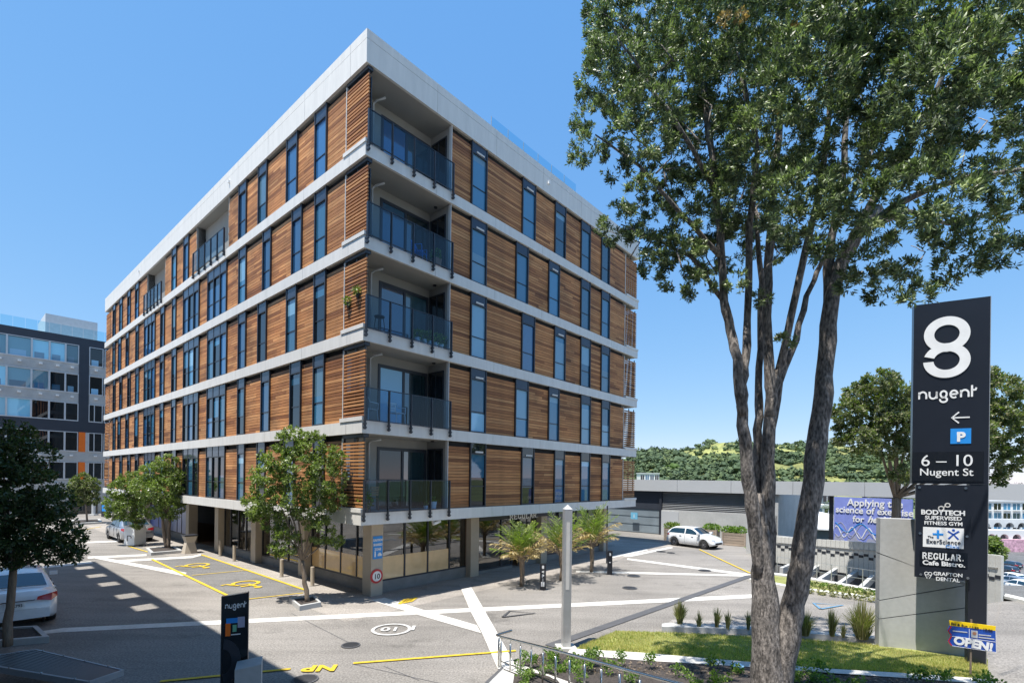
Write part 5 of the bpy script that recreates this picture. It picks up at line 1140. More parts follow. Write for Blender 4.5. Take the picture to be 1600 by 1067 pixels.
# nugent small pylon with concrete foot
p = P(367, 1000, 8.0); e = empty('wayfinding_pylon', (p.x, p.y, 0), R(24), 'slim glossy black wayfinding pylon with coloured site map at the bottom of the picture', 'sign')
W = .36; Ht = CAMZ - (927 - 742) * 8.0 / F; q = MB(); q.vprism([(-W / 2, 0), (W / 2, 0), (W / 2, Ht + .02), (-W / 2, Ht - .02)], -.04, .04); q.build('panel', 'black_gloss', e)
q = MB(); q.box(-W / 2 - .012, -W / 2, -.05, .05, 0, Ht - .02); q.box(W / 2, W / 2 + .012, -.05, .05, 0, Ht + .02); q.build('edge_trim', 'frame_metal', e)
L, wl = nugent_word(0, 0, .06); q = MB(); strokes(q, L, .016, -.046, -.041); o = q.build('lettering', 'white', e, False, (-W * .37, 0, Ht - .21)); o.scale = (W * .8 / wl, 1, 1)
for (x0, x1, z0, z1, m_) in ((-.12, .04, -.45, -.37, 'blue_sign'), (.04, .14, -.53, -.36, 'lilac_panel'), (-.13, -.06, -.65, -.45, 'orange'), (-.03, .025, -.59, -.48, 'map_green'), (-.05, .08, -.64, -.625, 'white')):
    if m_ not in MATS: paint('map_green', (.15, .42, .27), .4)
    q = MB(); q.box(x0, x1, -.046, -.041, Ht + z0, Ht + z1); q.build('map_block', m_, e)
q = MB(); 
for i in range(24):
    a0, a1 = R(-85 + i * 7.1), R(-85 + (i + 1) * 7.1); q.vprism([(-.17 + .13 * math.cos(a0), Ht - 1.05 + .2 * math.sin(a0)), (-.17 + .26 * math.cos(a0), Ht - 1.05 + .36 * math.sin(a0)), (-.17 + .26 * math.cos(a1), Ht - 1.05 + .36 * math.sin(a1)), (-.17 + .13 * math.cos(a1), Ht - 1.05 + .2 * math.sin(a1))], -.044, -.041)
q.build('ring_emblem', 'frame_dark', e)
p2 = P(386, 1050, 7.7); e = empty('concrete_plinth', (p2.x, p2.y, 0), R(24), 'pale concrete block leaning beside the slim black pylon', 'plinth'); zt_ = CAMZ - (1040 - 742) * 7.7 / F
q = MB(); q.vprism([(-.16, 0), (.2, 0), (.2, zt_ - .28), (-.16, zt_ - .48)], -.1, .3); q.build('lower_block', 'concrete', e)
q = MB(); q.vprism([(-.16, zt_ - .465), (.2, zt_ - .265), (.2, zt_ + .04), (-.16, zt_)], -.1, .3); q.build('upper_block', 'concrete', e)
# steel grate bench, lower left
g = [G(-70, 1050, .45), G(128, 1066, .45), G(193, 1046, .45), G(57, 1012, .45)]
g = [G(-60, 1030, .45), G(139, 1063, .45), G(192, 1045, .45), G(55, 1013, .45)]
bn = empty('steel_bench', (g[1].x, g[1].y, 0), 0, 'low galvanised steel frame bench with slatted top in the shade', 'bench'); o_ = Vector((g[1].x, g[1].y, 0))
ed = [(g[0], g[1]), (g[1], g[2]), (g[2], g[3]), (g[3], g[0])]
def beam(q, a, b_, wv, h0, h1):
    a, b_ = a - o_, b_ - o_; d = (b_ - a).normalized(); n = Vector((-d.y, d.x, 0)) * wv
    q.add([(a + n * s1 + Vector((0, 0, h))) for h in (h0, h1) for s1 in (-1, 1)] + [(b_ + n * s1 + Vector((0, 0, h))) for h in (h0, h1) for s1 in (-1, 1)], [(0, 1, 3, 2), (4, 6, 7, 5), (0, 2, 6, 4), (1, 5, 7, 3), (2, 3, 7, 6), (0, 4, 5, 1)])
for a, b_ in ed: q = MB(); beam(q, a, b_, .02, -.12, 0); q.build('frame_rail', 'galv', bn)
for i in range(1, 15):
    q = MB(); t = i / 15; beam(q, g[1].lerp(g[2], t), g[0].lerp(g[3], t), .022, -.03, -.008); q.build('slat', 'frame_metal', bn)
for i in range(1, 5):
    q = MB(); t = i / 5; beam(q, g[1].lerp(g[0], t), g[2].lerp(g[3], t), .012, -.06, -.031); q.build('cross_bar', 'galv', bn)
for c in (g[1].lerp(g[3], .1), g[2].lerp(g[0], .12), g[3].lerp(g[1], .1), g[0].lerp(g[2], .1)):
    q = MB(); c = c - o_; q.box(c.x - .03, c.x + .03, c.y - .03, c.y + .03, 0, .33); q.build('leg', 'galv', bn)
for a, b_ in (ed[0], ed[2]):
    for t in (.15, .4, .65, .9): c = a.lerp(b_, t) - o_; q = MB(); q.tube([c + Vector((0, 0, -.001)), c + Vector((0, 0, .02))], .02, 8); q.build('bolt', 'steel', bn)
# handrail
hr = empty('handrail', G(783, 1043), 0, 'stainless steel handrail with slim posts beside the planted bed', 'railing'); o_ = hr.location.copy()
Lp = P(783, 994, G(783, 1043).y); Rp = P(1075, 1071, 6.6); far_l = P(776, 991, G(783, 1043).y + .15)
q = MB(); q.tube([far_l - o_ + Vector((.35, .3, .02)), far_l - o_, Lp - o_, Lp.lerp(Rp, .35) - o_ + Vector((0, 0, .015)), Lp.lerp(Rp, .7) - o_ + Vector((0, 0, .01)), Rp - o_, Rp - o_ + (Rp - Lp) * .25], .028, 10); q.build('top_rail', 'steel', hr, True)
q = MB(); a_ = Lp - o_ - Vector((0, 0, .55)); b_ = Rp - o_ - Vector((0, 0, .62)); q.tube([a_, b_, b_ + (Rp - Lp) * .25], .012, 8); q.build('lower_rail', 'steel', hr, True)
for i in range(16):
    t = i / 12; p = Lp.lerp(Rp, t) - o_; q = MB(); q.tube([p - Vector((0, 0, .68)), p - Vector((0, 0, .09))], .02, 10); q.tube([p - Vector((0, 0, .09)), p], .008, 6); q.build('post', 'steel', hr, True)
p = Lp - o_ - Vector((.05, -.03, 0)); q = MB(); q.tube([p - Vector((0, 0, .68)), p], .024, 10); q.build('end_post', 'steel', hr, True)
# round blue ground light
p = G(1152, 1041.5, .42); e = empty('ground_light', p, 0, 'low round blue topped ground light at the kerb by the big tree', 'light'); q = MB(); q.tube([(0, 0, -.05), (0, 0, .03)], .11, 20); q.build('body', 'frame_dark', e); q = MB(); q.tube([(0, 0, .031), (0, 0, .05)], .13, 20); q.build('lens', 'glass_blind', e)

# ------------------------------------------------------------------ the big pylon sign and its concrete wall
Dr = 11.6
PR = P(1541, 1000, Dr); PL = P(1421.5, 1000, Dr * 1.058); sa = math.atan2(PR.y - PL.y, PR.x - PL.x); W = (Vector(PR[:2]) - Vector(PL[:2])).length
d3 = (math.cos(sa), math.sin(sa)); sp = empty('pylon_sign', (PL.x, PL.y, 0), sa, 'tall black pylon sign with a large white 8 and tenant names', 'sign')
def S3(u, v): s_, z_ = hit(u, v, PL, d3); return s_, z_
zt1, zt2 = S3(1422, 478)[1], S3(1541, 462)[1]; ztop_ = (zt1 + zt2) / 2; zbot = S3(1430, 753)[1]
q = MB(); q.box(0, W, -.0, .22, zbot - .02, ztop_); q.build('panel', 'sign_black', sp)
xp = S3(1513, 900)[0]; q = MB(); q.box(xp, W, .001, .219, 0, zbot - .021); q.build('post', 'sign_black', sp)
q = MB(); q.box(W, W + .012, 0, .22, 0, ztop_); q.build('edge_trim', 'steel_dull', sp)
a, zz1 = S3(1430, 756); b_, zz0 = S3(1514, 908); q = MB(); q.box(a, b_ - .0, -.08, -.001, zz0 + .03, zz1); tn = q.build('tenant_board', 'sign_black', sp)
q = MB(); a2, b2 = S3(1426, 700)[0], S3(1537, 700)[0]; q.box(a2, b2, -.03, -.001, S3(1480, 751)[1], S3(1480, 705)[1]); q.build('address_panel', 'black_gloss', sp)
for (u, v) in ((1435, 760), (1507, 761), (1436, 831.5), (1509, 836.5), (1437, 903), (1510, 911)):
    s_, z_ = S3(u, v); z_ = min(max(z_, zz0 + .1), zz1 - .07); q = MB(); q.tube([(s_, -.1, z_), (s_, -.081, z_)], .028, 12); q.build('fixing_bolt', 'steel', sp)
# the 8
def annulus(q, cx, cz, rxo, rzo, rxi, rzi, a0, a1, y0, y1, n=40):
    for i in range(n):
        t0, t1 = R(a0 + (a1 - a0) * i / n), R(a0 + (a1 - a0) * (i + 1) / n)
        q.vprism([(cx + rxo * math.cos(t0), cz + rzo * math.sin(t0)), (cx + rxo * math.cos(t1), cz + rzo * math.sin(t1)), (cx + rxi * math.cos(t1), cz + rzi * math.sin(t1)), (cx + rxi * math.cos(t0), cz + rzi * math.sin(t0))], y0, y1)
s0, _ = S3(1442.5, 545); s1, _ = S3(1516.5, 545); cx = (s0 + s1) / 2; z8t = S3(1480, 494)[1]; z8b = S3(1480, 589.5)[1]; u8 = (z8t - z8b) / 330; ux = (s1 - s0) / 253
q = MB(); annulus(q, cx, z8t - 95 * u8, 124 * ux, 95 * u8, 68 * ux, 50 * u8, 0, 360, -.02, -.001); annulus(q, cx, z8b + 93 * u8, 126.5 * ux, 93 * u8, 70 * ux, 50 * u8, 182, 522, -.0215, -.0011); q.build('numeral_8', 'white', sp)
s0, zz_ = S3(1436, 622); s1, _ = S3(1525, 620); L, wl = nugent_word(0, 0, .17); q = MB(); strokes(q, L, .042, -.014, -.001); o = q.build('lettering', 'white', sp, False, (s0, 0, S3(1480, 621)[1])); o.scale = ((s1 - s0) / wl, 1, 1)
s0, za = S3(1487, 652); s1, _ = S3(1515, 651); q = MB(); strokes(q, [[(s0, za), (s1, za)], [(s0 + .13, za + .13), (s0, za), (s0 + .13, za - .13)]], .03, -.014, -.001); q.build('arrow', 'white', sp)
s0, zt_ = S3(1485, 669); s1, zb_ = S3(1517, 692); q = MB(); q.box(s0, s1, -.014, -.001, zb_, zt_); q.build('parking_plate', 'blue_sign', sp)
text('lettering', 'P', .3, 'white', sp, ((s0 + s1) / 2, -.02, zb_ + .06), bold=.014, align='CENTER')
def fit(s, u0, u1, v, mat='white', bold=.01, y=-.035, parent=sp, k=1.0, ext=.004):
    a, z_ = S3((u0 + u1) / 2, v); a, b_ = S3(u0, v)[0], S3(u1, v)[0]; t = text('lettering', s, 1, mat, parent, (a, y, z_), bold=bold, ext=ext); xs = [v_.co.x for v_ in t.data.vertices]; x0_, x1_ = min(xs), max(xs)
    sc_ = (b_ - a) / (x1_ - x0_); t.scale = (sc_, sc_ * k, 1); t.location.x = a - x0_ * sc_; return t
fit('6 – 10', 1439, 1519, 727, k=1.0, bold=.0, y=-.036); fit('Nugent St', 1437, 1520, 742, bold=.006, y=-.036)
fit('BODYTECH', 1438, 1506, 803, bold=.035, y=-.086); fit('SUPERVISED', 1444, 1501, 811, bold=.02, y=-.086); fit('FITNESS GYM', 1443, 1502, 819, bold=.02, y=-.086)
q = MB(); s_, z_ = S3(1469, 793); s2, z2 = S3(1479, 788); strokes(q, [arc(s_, z_, .05, 0, 360, 12), arc(s2, z2 , .045, 0, 360, 12)], .024, -.088, -.081); strokes(q, [[(s_ + .04, z_ + .02), (s2 - .04, z2 - .02)]], .02, -.088, -.081); q.build('chain_emblem', 'vent', sp)
a, z1_ = S3(1441, 821.5); b_, z0_ = S3(1504, 856); q = MB(); q.box(a, b_, -.086, -.081, z0_, z1_); q.build('clinic_panel', 'white', sp)
s_, z_ = S3(1464, 833); q = MB(); q.box(s_ - .1, s_ + .1, -.092, -.087, z_ - .022, z_ + .022); q.box(s_ - .022, s_ + .022, -.092, -.087, z_ - .1, z_ - .0221); q.box(s_ - .022, s_ + .022, -.092, -.087, z_ + .0221, z_ + .1); q.build('cross_emblem', 'blue_sign', sp)
s_, z_ = S3(1488, 834); q = MB(); strokes(q, [[(s_ - .1, z_ + .08), (s_, z_ + .01), (s_ + .1, z_ + .09)], [(s_ - .09, z_ - .1), (s_, z_ + .01), (s_ + .09, z_ - .1)]], .035, -.092, -.087); q.tube([(s_, -.092, z_ + .11), (s_, -.087, z_ + .11)], .028, 10); q.build('figure_emblem', 'deep_blue', sp)
fit('The', 1448, 1457, 838.5, 'sign_black', .0, -.092); fit('ExerScience', 1446, 1499, 848, 'sign_black', .0, -.092, k=1.1); fit('Clinic', 1476, 1497, 855, 'blue_sign', .0, -.092)
a, z1_ = S3(1436, 858); b_, z0_ = S3(1510, 887); q = MB(); q.box(a, b_, -.088, -.081, z0_, z1_); q.build('cafe_panel', 'black_gloss', sp)
s0, z_ = S3(1440, 871); s1, _ = S3(1505, 871); o, wl = slab_serif('lettering', 'REGULAR.', .16, 'white', sp, (s0, -.092, z_)); o.scale = ((s1 - s0) / wl, 1, 1)
fit('Cafe Bistro.', 1440, 1506, 882, bold=.03, y=-.094, k=.9)
fit('GRAFTON', 1457, 1502, 898, bold=.02, y=-.086); fit('DENTAL', 1461, 1498, 906, bold=.02, y=-.086)
s_, z_ = S3(1449, 896); q = MB(); strokes(q, [arc(s_ - .035, z_ + .03, .035, 0, 360, 10), arc(s_ + .035, z_ + .03, .035, 0, 360, 10), [(s_ - .06, z_), (s_ - .02, z_ - .09), (s_, z_ - .02), (s_ + .02, z_ - .09), (s_ + .06, z_)]], .014, -.088, -.081); q.build('tooth_emblem', 'white', sp)
# concrete wall behind the pylon
CWL = P(1374.5, 900, 12.95); CWR = P(1513, 900, 12.3); sa2 = math.atan2(CWR.y - CWL.y, CWR.x - CWL.x); d4 = (math.cos(sa2), math.sin(sa2)); CWL = Vector((CWL.x, CWL.y, 0))
cw = empty('sign_wall', (CWL.x, CWL.y, 0), sa2, 'broad concrete slab wall with diagonal grooves carrying the pylon sign', 'wall')
def S4(u, v): return hit(u, v, CWL, d4)
wd = S4(1514, 900)[0]; ht = S4(1400, 809.5)[1]; g_ = .012
l1 = (S4(1375, 864)[1], S4(1429, 884)[1] + (S4(1429, 884)[1] - S4(1375, 864)[1]) * (wd / S4(1429, 884)[0] - 1)); l2 = (S4(1375, 937)[1], S4(1448, 924)[1]); l3 = (S4(1375, 966)[1], S4(1513, 948)[1]); xm = S4(1448, 924)[0]
q = MB(); q.box(.02, wd - .02, .03, .3, 0, ht - .02); q.build('wall_core', 'concrete_dark', cw)
def slab_piece(pts): q = MB(); q.vprism(pts, 0, .33); q.build('concrete_panel', 'concrete', cw)
slab_piece([(0, l1[0] + g_), (wd, l1[1] + g_), (wd, ht), (0, ht)]); slab_piece([(0, l2[0] + g_), (wd, l2[0] + (l2[1] - l2[0]) * wd / xm + g_), (wd, l1[1] - g_), (0, l1[0] - g_)])
slab_piece([(0, l3[0] + g_), (wd, l3[1] + g_), (wd, l2[0] + (l2[1] - l2[0]) * wd / xm - g_), (0, l2[0] - g_)]); slab_piece([(0, .08), (wd, .08), (wd, l3[1] - g_), (0, l3[0] - g_)])
q = MB(); q.box(-.05, wd + .03, -.05, .36, 0, .079); q.build('footing', 'concrete', cw)
# open home sign
pO = P(1484, 990, 10.9); pO2 = P(1557, 1000, 10.6); sa3 = math.atan2(pO2.y - pO.y, pO2.x - pO.x); W3 = (Vector(pO2[:2]) - Vector(pO[:2])).length; d5 = (math.cos(sa3), math.sin(sa3))
op = empty('open_home_sign', (pO.x, pO.y, .1), sa3, 'tilted blue OPEN sign with arrow ends and yellow strip on a stake', 'sign'); S5 = lambda u, v: (hit(u, v, pO, d5)[0], hit(u, v, pO, d5)[1] - .1)
q = MB(); q.vprism([S5(1483.5, 975.8), S5(1485, 976), S5(1555, 984), S5(1556, 1018), S5(1487, 1007.5), S5(1480.5, 1000), S5(1485.5, 992), S5(1480, 984)], -.01, .01); q.build('board', 'deep_blue', op)
q = MB(); q.vprism([S5(1483, 968), S5(1555.5, 977), S5(1555, 984), S5(1484, 976)], -.012, .012); q.build('yellow_strip', 'yellow_sign', op)
q = MB(); strokes(q, [[S5(1486, 977), S5(1481, 984), S5(1486, 991)], [S5(1486, 992.5), S5(1481.5, 1000), S5(1486.5, 1007)]], .022, -.018, -.011); q.build('arrow_edge', 'red_sign', op)
q = MB(); strokes(q, [[S5(1487, 992.3), S5(1555, 1001.5)], [S5(1514, 981), S5(1514, 995)], [S5(1555.5, 984), S5(1556, 1017.5), S5(1487, 1007.3)]], .008, -.016, -.011); q.build('border', 'white', op)
tl = math.atan2(-(9.5), 70) * .62
def ftext(s, u, v, size, mat, bold): p_ = S5(u, v); t = text('lettering', s, size, mat, op, (p_[0], -.018, p_[1]), (R(90), 0, 0), bold, 1, 'LEFT', .002); t.rotation_euler = (Matrix.Rotation(-R(6.5), 3, (0, -1, 0)) @ Matrix.Rotation(R(90), 3, 'X')).to_euler(); return t
ftext('OPEN!', 1489, 1003.5, .23, 'white', .012); ftext('Sat & Sun 11:30 - 12:00', 1485, 974, .075, 'sign_black', .001)
ftext('harcourts', 1489, 985.5, .05, 'white', .0) if False else None
q = MB(); strokes(q, [[S5(1488, 984), S5(1511, 986.5)]], .02, -.017, -.011); strokes(q, [[S5(1528.5, 990), S5(1548, 992)], [S5(1528.5, 994), S5(1553, 997)]], .022, -.017, -.011); q.vprism([S5(1517, 983), S5(1527, 984.3), S5(1527, 995.5), S5(1517, 994)], -.017, -.011); q.build('small_print', 'lightgrey', op)
q = MB(); c = S5(1522, 988); q.tube([(c[0], -.022, c[1]), (c[0], -.0175, c[1])], .035, 10); q.build('portrait', 'clay', op)
q = MB(); a = S5(1518, 985); q.box(a[0] - .015, a[0] + .015, .011, .035, -.05, a[1] + .25); q.build('stake', 'bark_light', op)

# ------------------------------------------------------------------ cars
def wheel_obj(parent, x, y, r, w, sgn):
    e = empty('wheel', (x, y, r)); e.parent = parent
    q = MB(); n = 28; prof_ = [(r * .68, -w / 2), (r * .95, -w / 2), (r, -w * .3), (r, w * .3), (r * .95, w / 2), (r * .68, w / 2)]; m = len(prof_)
    q.v = [(pr * math.cos(2 * math.pi * k / n), pw, pr * math.sin(2 * math.pi * k / n)) for k in range(n) for pr, pw in prof_]
    for k in range(n):
        for j in range(m - 1): q.f.append((k * m + j, k * m + j + 1, ((k + 1) % n) * m + j + 1, ((k + 1) % n) * m + j)); q.m.append(0)
    q.build('tyre', 'tyre', e, True)
    q = MB(); yo = sgn * w * .42
    for k in range(5):
        a = 2 * math.pi * k / 5; c, s_ = math.cos(a), math.sin(a); pc, ps_ = -s_, c
        for sg_ in (-1, 1): q.add([(c * .05 * 1 + pc * .03 * sg_ - pc * .012, yo, s_ * .05 + ps_ * .03 * sg_ - ps_ * .012), (c * .05 + pc * .03 * sg_ + pc * .012, yo, s_ * .05 + ps_ * .03 * sg_ + ps_ * .012), (c * r * .66 + pc * .07 * sg_ + pc * .02, yo, s_ * r * .66 + ps_ * .07 * sg_ + ps_ * .02), (c * r * .66 + pc * .07 * sg_ - pc * .02, yo, s_ * r * .66 + ps_ * .07 * sg_ - ps_ * .02)], [(0, 1, 2, 3), (3, 2, 1, 0)])
    q.tube([(0, yo - sgn * .02, 0), (0, yo + sgn * .01, 0)], .06, 12)
    for k in range(24):
        a0, a1 = 2 * math.pi * k / 24, 2 * math.pi * (k + 1) / 24; q.add([(rr * math.cos(a), yo, rr * math.sin(a)) for rr, a in ((r * .62, a0), (r * .7, a0), (r * .7, a1), (r * .62, a1))], [(0, 1, 2, 3), (3, 2, 1, 0)])
    q.build('rim', 'rim', e)
    q = MB(); q.tube([(0, yo - sgn * .05, 0), (0, yo - sgn * .04, 0)], r * .66, 20); q.build('hub_shadow', 'black_matt', e)
def make_car(loc, rz, kind, matb, label, plate='', group=None):
    # x forward, z up; stations along the length
    e = empty('parked_car', loc, rz, label, 'car', group)
    if kind == 'sedan':
        L, W, H = 4.6, 1.8, 1.46; wb = (-1.38, 1.35); hood = [(-2.3, .62), (-2.27, .86), (-2.2, 1.0), (-1.75, 1.05), (-1.4, 1.04), (1.0, .98), (1.5, .93), (2.0, .82), (2.25, .66), (2.3, .5)]
        gh = [(-1.72, 1.03, .93), (-1.15, 1.36, .78), (-.6, 1.45, .74), (.1, 1.455, .74), (.45, 1.4, .76), (1.12, .99, .9)]
    else:
        L, W, H = 3.97, 1.68, 1.46; wb = (-1.22, 1.24); hood = [(-1.96, .6), (-1.95, .82), (-1.9, .95), (-1.7, 1.0), (-1.3, 1.0), (.9, .97), (1.3, .92), (1.7, .8), (1.92, .62), (1.98, .5)]
        gh = [(-1.86, .98, .93), (-1.6, 1.28, .8), (-1.25, 1.43, .75), (-.2, 1.47, .74), (.2, 1.42, .76), (1.0, .97, .9)]
    hw = W / 2; r = .32; q = MB(); ns = 40; xs = [hood[0][0] + (hood[-1][0] - hood[0][0]) * i / ns for i in range(ns + 1)]
    hx = [h[0] for h in hood]; hz = [h[1] for h in hood]; m = 11
    for i, x in enumerate(xs):
        zt_ = float(np.interp(x, hx, hz)); en = min(1, (min(x - xs[0], xs[-1] - x)) / .55); w_ = hw * (.80 + .2 * (1 - (1 - en) ** 2.4)); zb_ = .2 + .12 * (1 - min(1, (min(x - xs[0], xs[-1] - x)) / .4))
        arch = 0
        for wx in wb:
            if abs(x - wx) < r + .07: arch = max(arch, math.sqrt(max(0, (r + .07) ** 2 - (x - wx) ** 2)) + r)
        zs_ = max(zb_ + .02, arch); zs_ = min(zs_, zt_ - .2)
        half = [(w_ * .5, zb_), (w_ * .9, zb_ if not arch else zs_), (w_ * .99, max(zs_, zb_ + .08)), (w_ * 1.0, max(zs_ + .02, (zb_ + zt_) * .5)), (w_ * .975, zt_ - .13), (w_ * .93, zt_ - .045), (w_ * .84, zt_ - .008)]
        ring_ = [(x, -a, b) for a, b in half] + [(x, -w_ * .4, zt_ + .015), (x, 0, zt_ + .022), (x, w_ * .4, zt_ + .015)] + [(x, a, b) for a, b in reversed(half)]
        q.v += ring_; m = len(ring_)
    for i in range(ns):
        for j in range(m): q.f.append((i * m + j, i * m + (j + 1) % m, (i + 1) * m + (j + 1) % m, (i + 1) * m + j)); q.m.append(0)
    q.f += [tuple(range(m - 1, -1, -1)), tuple(range(ns * m, ns * m + m))]; q.m += [0, 0]
    body = q.build('body', matb, e, True)
    # greenhouse
    q = MB(); gm = 9; N_ = 18; gx = [gh[0][0] + (gh[-1][0] - gh[0][0]) * i / N_ for i in range(N_ + 1)]; base_z = .97
    rows_ = []
    for x in gx:
        zt_ = float(np.interp(x, [g[0] for g in gh], [g[1] for g in gh])); fr_ = float(np.interp(x, [g[0] for g in gh], [g[2] for g in gh])); bw = hw * .93
        t = max(0, (zt_ - base_z) / .48); tw = bw + (hw * .74 - bw) * t
        rows_.append([(x, -bw, base_z - .03), (x, -tw, zt_ - .05 * t), (x, -tw * .86, zt_ + .0), (x, -tw * .4, zt_ + .018), (x, 0, zt_ + .022), (x, tw * .4, zt_ + .018), (x, tw * .86, zt_), (x, tw, zt_ - .05 * t), (x, bw, base_z - .03)])
    for rr in rows_: q.v += rr
    for i in range(N_):
        for j in range(gm - 1): q.f.append((i * gm + j, (i + 1) * gm + j, (i + 1) * gm + j + 1, i * gm + j + 1)); q.m.append(0)
    q.build('cabin', matb, e, True)
    def gpt(x, f, side=1, off_=.008):       # point on cabin side, f = 0 belt .. 1 roof
        zt_ = float(np.interp(x, [g[0] for g in gh], [g[1] for g in gh])); bw = hw * .93; t = max(0, (zt_ - base_z) / .48); tw = bw + (hw * .74 - bw) * t
        z = base_z + (zt_ - .05 * t - base_z) * f; return Vector((x, side * (bw + (tw - bw) * f + off_), z))
    segs = [(gh[1][0] + .22, -.25), (-.18, .45)] if kind == 'sedan' else [(gh[1][0] + .1, -.35), (-.27, .5)]
    for side in (-1, 1):
        for (a, b_) in segs:
            w1 = MB(); K = 6; vs = []
            for i in range(K + 1):
                x = a + (b_ - a) * i / K; sh = .25 * (x - (a + b_) / 2); vs += [tuple(gpt(x - (.22 if (a < -.3 and i == 0) else 0), .06, side)), tuple(gpt(x, .9, side))]
            if b_ > .3: vs[-2] = tuple(gpt(b_ + .42, .08, side, .01))
            fs = [(2 * i, 2 * i + 2, 2 * i + 3, 2 * i + 1) for i in range(K)]; w1.add(vs, fs); w1.build('side_window', 'car_glass', e)
        w1 = MB(); w1.box(.78, .98, side * hw * .98 - .02, side * (hw + .16), 1.0, 1.12) if side > 0 else w1.box(.78, .98, -(hw + .16), -hw * .98 + .02, 1.0, 1.12); w1.build('mirror', matb, e)
        for hx_ in (-.75, .25): w1 = MB(); w1.box(hx_, hx_ + .18, min(side * (hw - .02), side * (hw + .025)), max(side * (hw - .02), side * (hw + .025)), .83, .86); w1.build('door_handle', 'chrome' if matb == 'car_silver' else matb, e)
        for dx_ in (.72, -.3, -1.05):
            w1 = MB(); w1.box(dx_, dx_ + .012, min(side * hw * .97, side * (hw + .003)), max(side * hw * .97, side * (hw + .003)), .35, .9); w1.build('door_gap', 'black_matt', e)
    def screen(xa, xb, name):
        w1 = MB(); K = 5; vs = []
        for i in range(K + 1):
            x = xa + (xb - xa) * i / K; zt_ = float(np.interp(x, [g[0] for g in gh], [g[1] for g in gh])); bw = hw * .93; t = max(0, (zt_ - base_z) / .48); tw = bw + (hw * .74 - bw) * t
            dx_ = -.012 if xb < 0 else .012
            vs += [(x + dx_, -tw * .84, zt_ + .012), (x + dx_, -tw * .4, zt_ + .03), (x + dx_, 0, zt_ + .034), (x + dx_, tw * .4, zt_ + .03), (x + dx_, tw * .84, zt_ + .012)]
        fs = [(i * 5 + j, (i + 1) * 5 + j, (i + 1) * 5 + j + 1, i * 5 + j + 1) for i in range(K) for j in range(4)]; w1.add(vs, fs); w1.build(name, 'car_glass', e, True)
    screen(gh[0][0] + .08, gh[1][0] + (.02 if kind == 'sedan' else -.02), 'rear_window'); screen(gh[4][0] + .06, gh[5][0] - .08, 'windscreen')
    for wx in wb:
        for side in (-1, 1):
            wheel_obj(e, wx, side * (hw - .12), r, .2, side); w1 = MB(); w1.tube([(wx, side * (hw - .3), r), (wx, side * (hw - .28), r)], r + .06, 20); w1.build('wheel_arch', 'black_matt', e)
    xr, xf = hood[0][0], hood[-1][0]
    for side in (-1, 1):
        w1 = MB(); y0, y1 = sorted((side * hw * .5, side * hw * .93)); w1.vprism([(0, 0)], 0, 0) if False else None
        ry = lambda f: side * hw * f
        w1.add([(xr - .02, ry(.48), .8), (xr + .02, ry(.82), .74), (xr + .3, ry(.985), .8), (xr + .33, ry(.975), .93), (xr + .08, ry(.84), .94), (xr + .01, ry(.5), .88)], [(0, 1, 4, 5), (1, 2, 3, 4), (5, 4, 1, 0), (4, 3, 2, 1)]); w1.build('tail_lamp', 'red_lamp', e)
        w1 = MB(); w1.add([(xf - .02, ry(.5), .6), (xf - .1, ry(.84), .6), (xf - .45, ry(.99), .7), (xf - .5, ry(.94), .8), (xf - .16, ry(.8), .74), (xf - .05, ry(.5), .7)], [(0, 1, 4, 5), (1, 2, 3, 4), (5, 4, 1, 0), (4, 3, 2, 1)]); w1.build('headlight', 'lamp_clear', e)
    w1 = MB(); w1.box(xr - .045, xr + .1, -hw * .78, hw * .78, .3, .56); w1.build('rear_bumper', matb, e)
    w1 = MB(); w1.box(xr - .035, xr + .02, -.4, .4, .79, .82); w1.build('boot_trim', 'chrome', e)
    pl = MB(); pl.box(xr - .06, xr - .02, -.2, .2, .64, .76); pl = pl.build('number_plate', 'white', e)
    if plate: t = text('lettering', plate, .11, 'sign_black', e, (xr - .063, .18, .66), (R(90), 0, R(-90)), .002, .85)
    w1 = MB(); w1.box(xf - .06, xf + .012, -.45, .45, .34, .48); w1.build('grille', 'black_matt', e)
    return e
def car_at(corner, side, th, *a, **k):
    h = Vector((math.cos(th), math.sin(th), 0)); r = Vector((math.sin(th), -math.cos(th), 0)); c = Vector((corner.x, corner.y, 0)) + h * 2.3 - r * .9 * side
    return make_car(c, th, *a, **k)
car_at(G(92, 975), 1, YAW + R(87), 'sedan', 'car_white', 'white sedan parked in the shade at the left edge, seen from behind', 'KUA793')
car_at(G(190, 849), -1, YAW + R(91), 'sedan', 'car_silver', 'silver sedan parked beside the planter box near the office block')
ph = G(1098, 851); ca = G(1063, 851.5); cb = G(1118, 858.5)
make_car(((ca.x + cb.x) / 2, (ca.y + cb.y) / 2 + .6, 0), math.atan2(cb.y - ca.y, cb.x - ca.x), 'hatch', 'car_white', 'white hatchback parked by the timber planters in front of the concrete wall').scale = (.87, .87, .9)
# cars down the street
def zroad(d): return float(np.interp(d, [p_[0] for p_ in prof], [p_[1] for p_ in prof]))
gs = 'cars parked down the sloping street'
for (u, d, m_, lb) in ((1594, 55, 'car_white', 'white car lowest down the street at the right edge'), (1581, 64, 'car_silver', 'silver car behind the white one at the right edge'), (1578, 76, 'car_white', 'white car in the middle of the row down the street'), (1571, 92, 'car_dark', 'dark car furthest down the street row'), (1577, 100, 'car_dark', 'dark car at the far end beside the street wall')):
    p = P(u, 900, d); o = make_car((p.x, p.y, zroad(d)), R(95), 'hatch', m_, lb, group=gs)
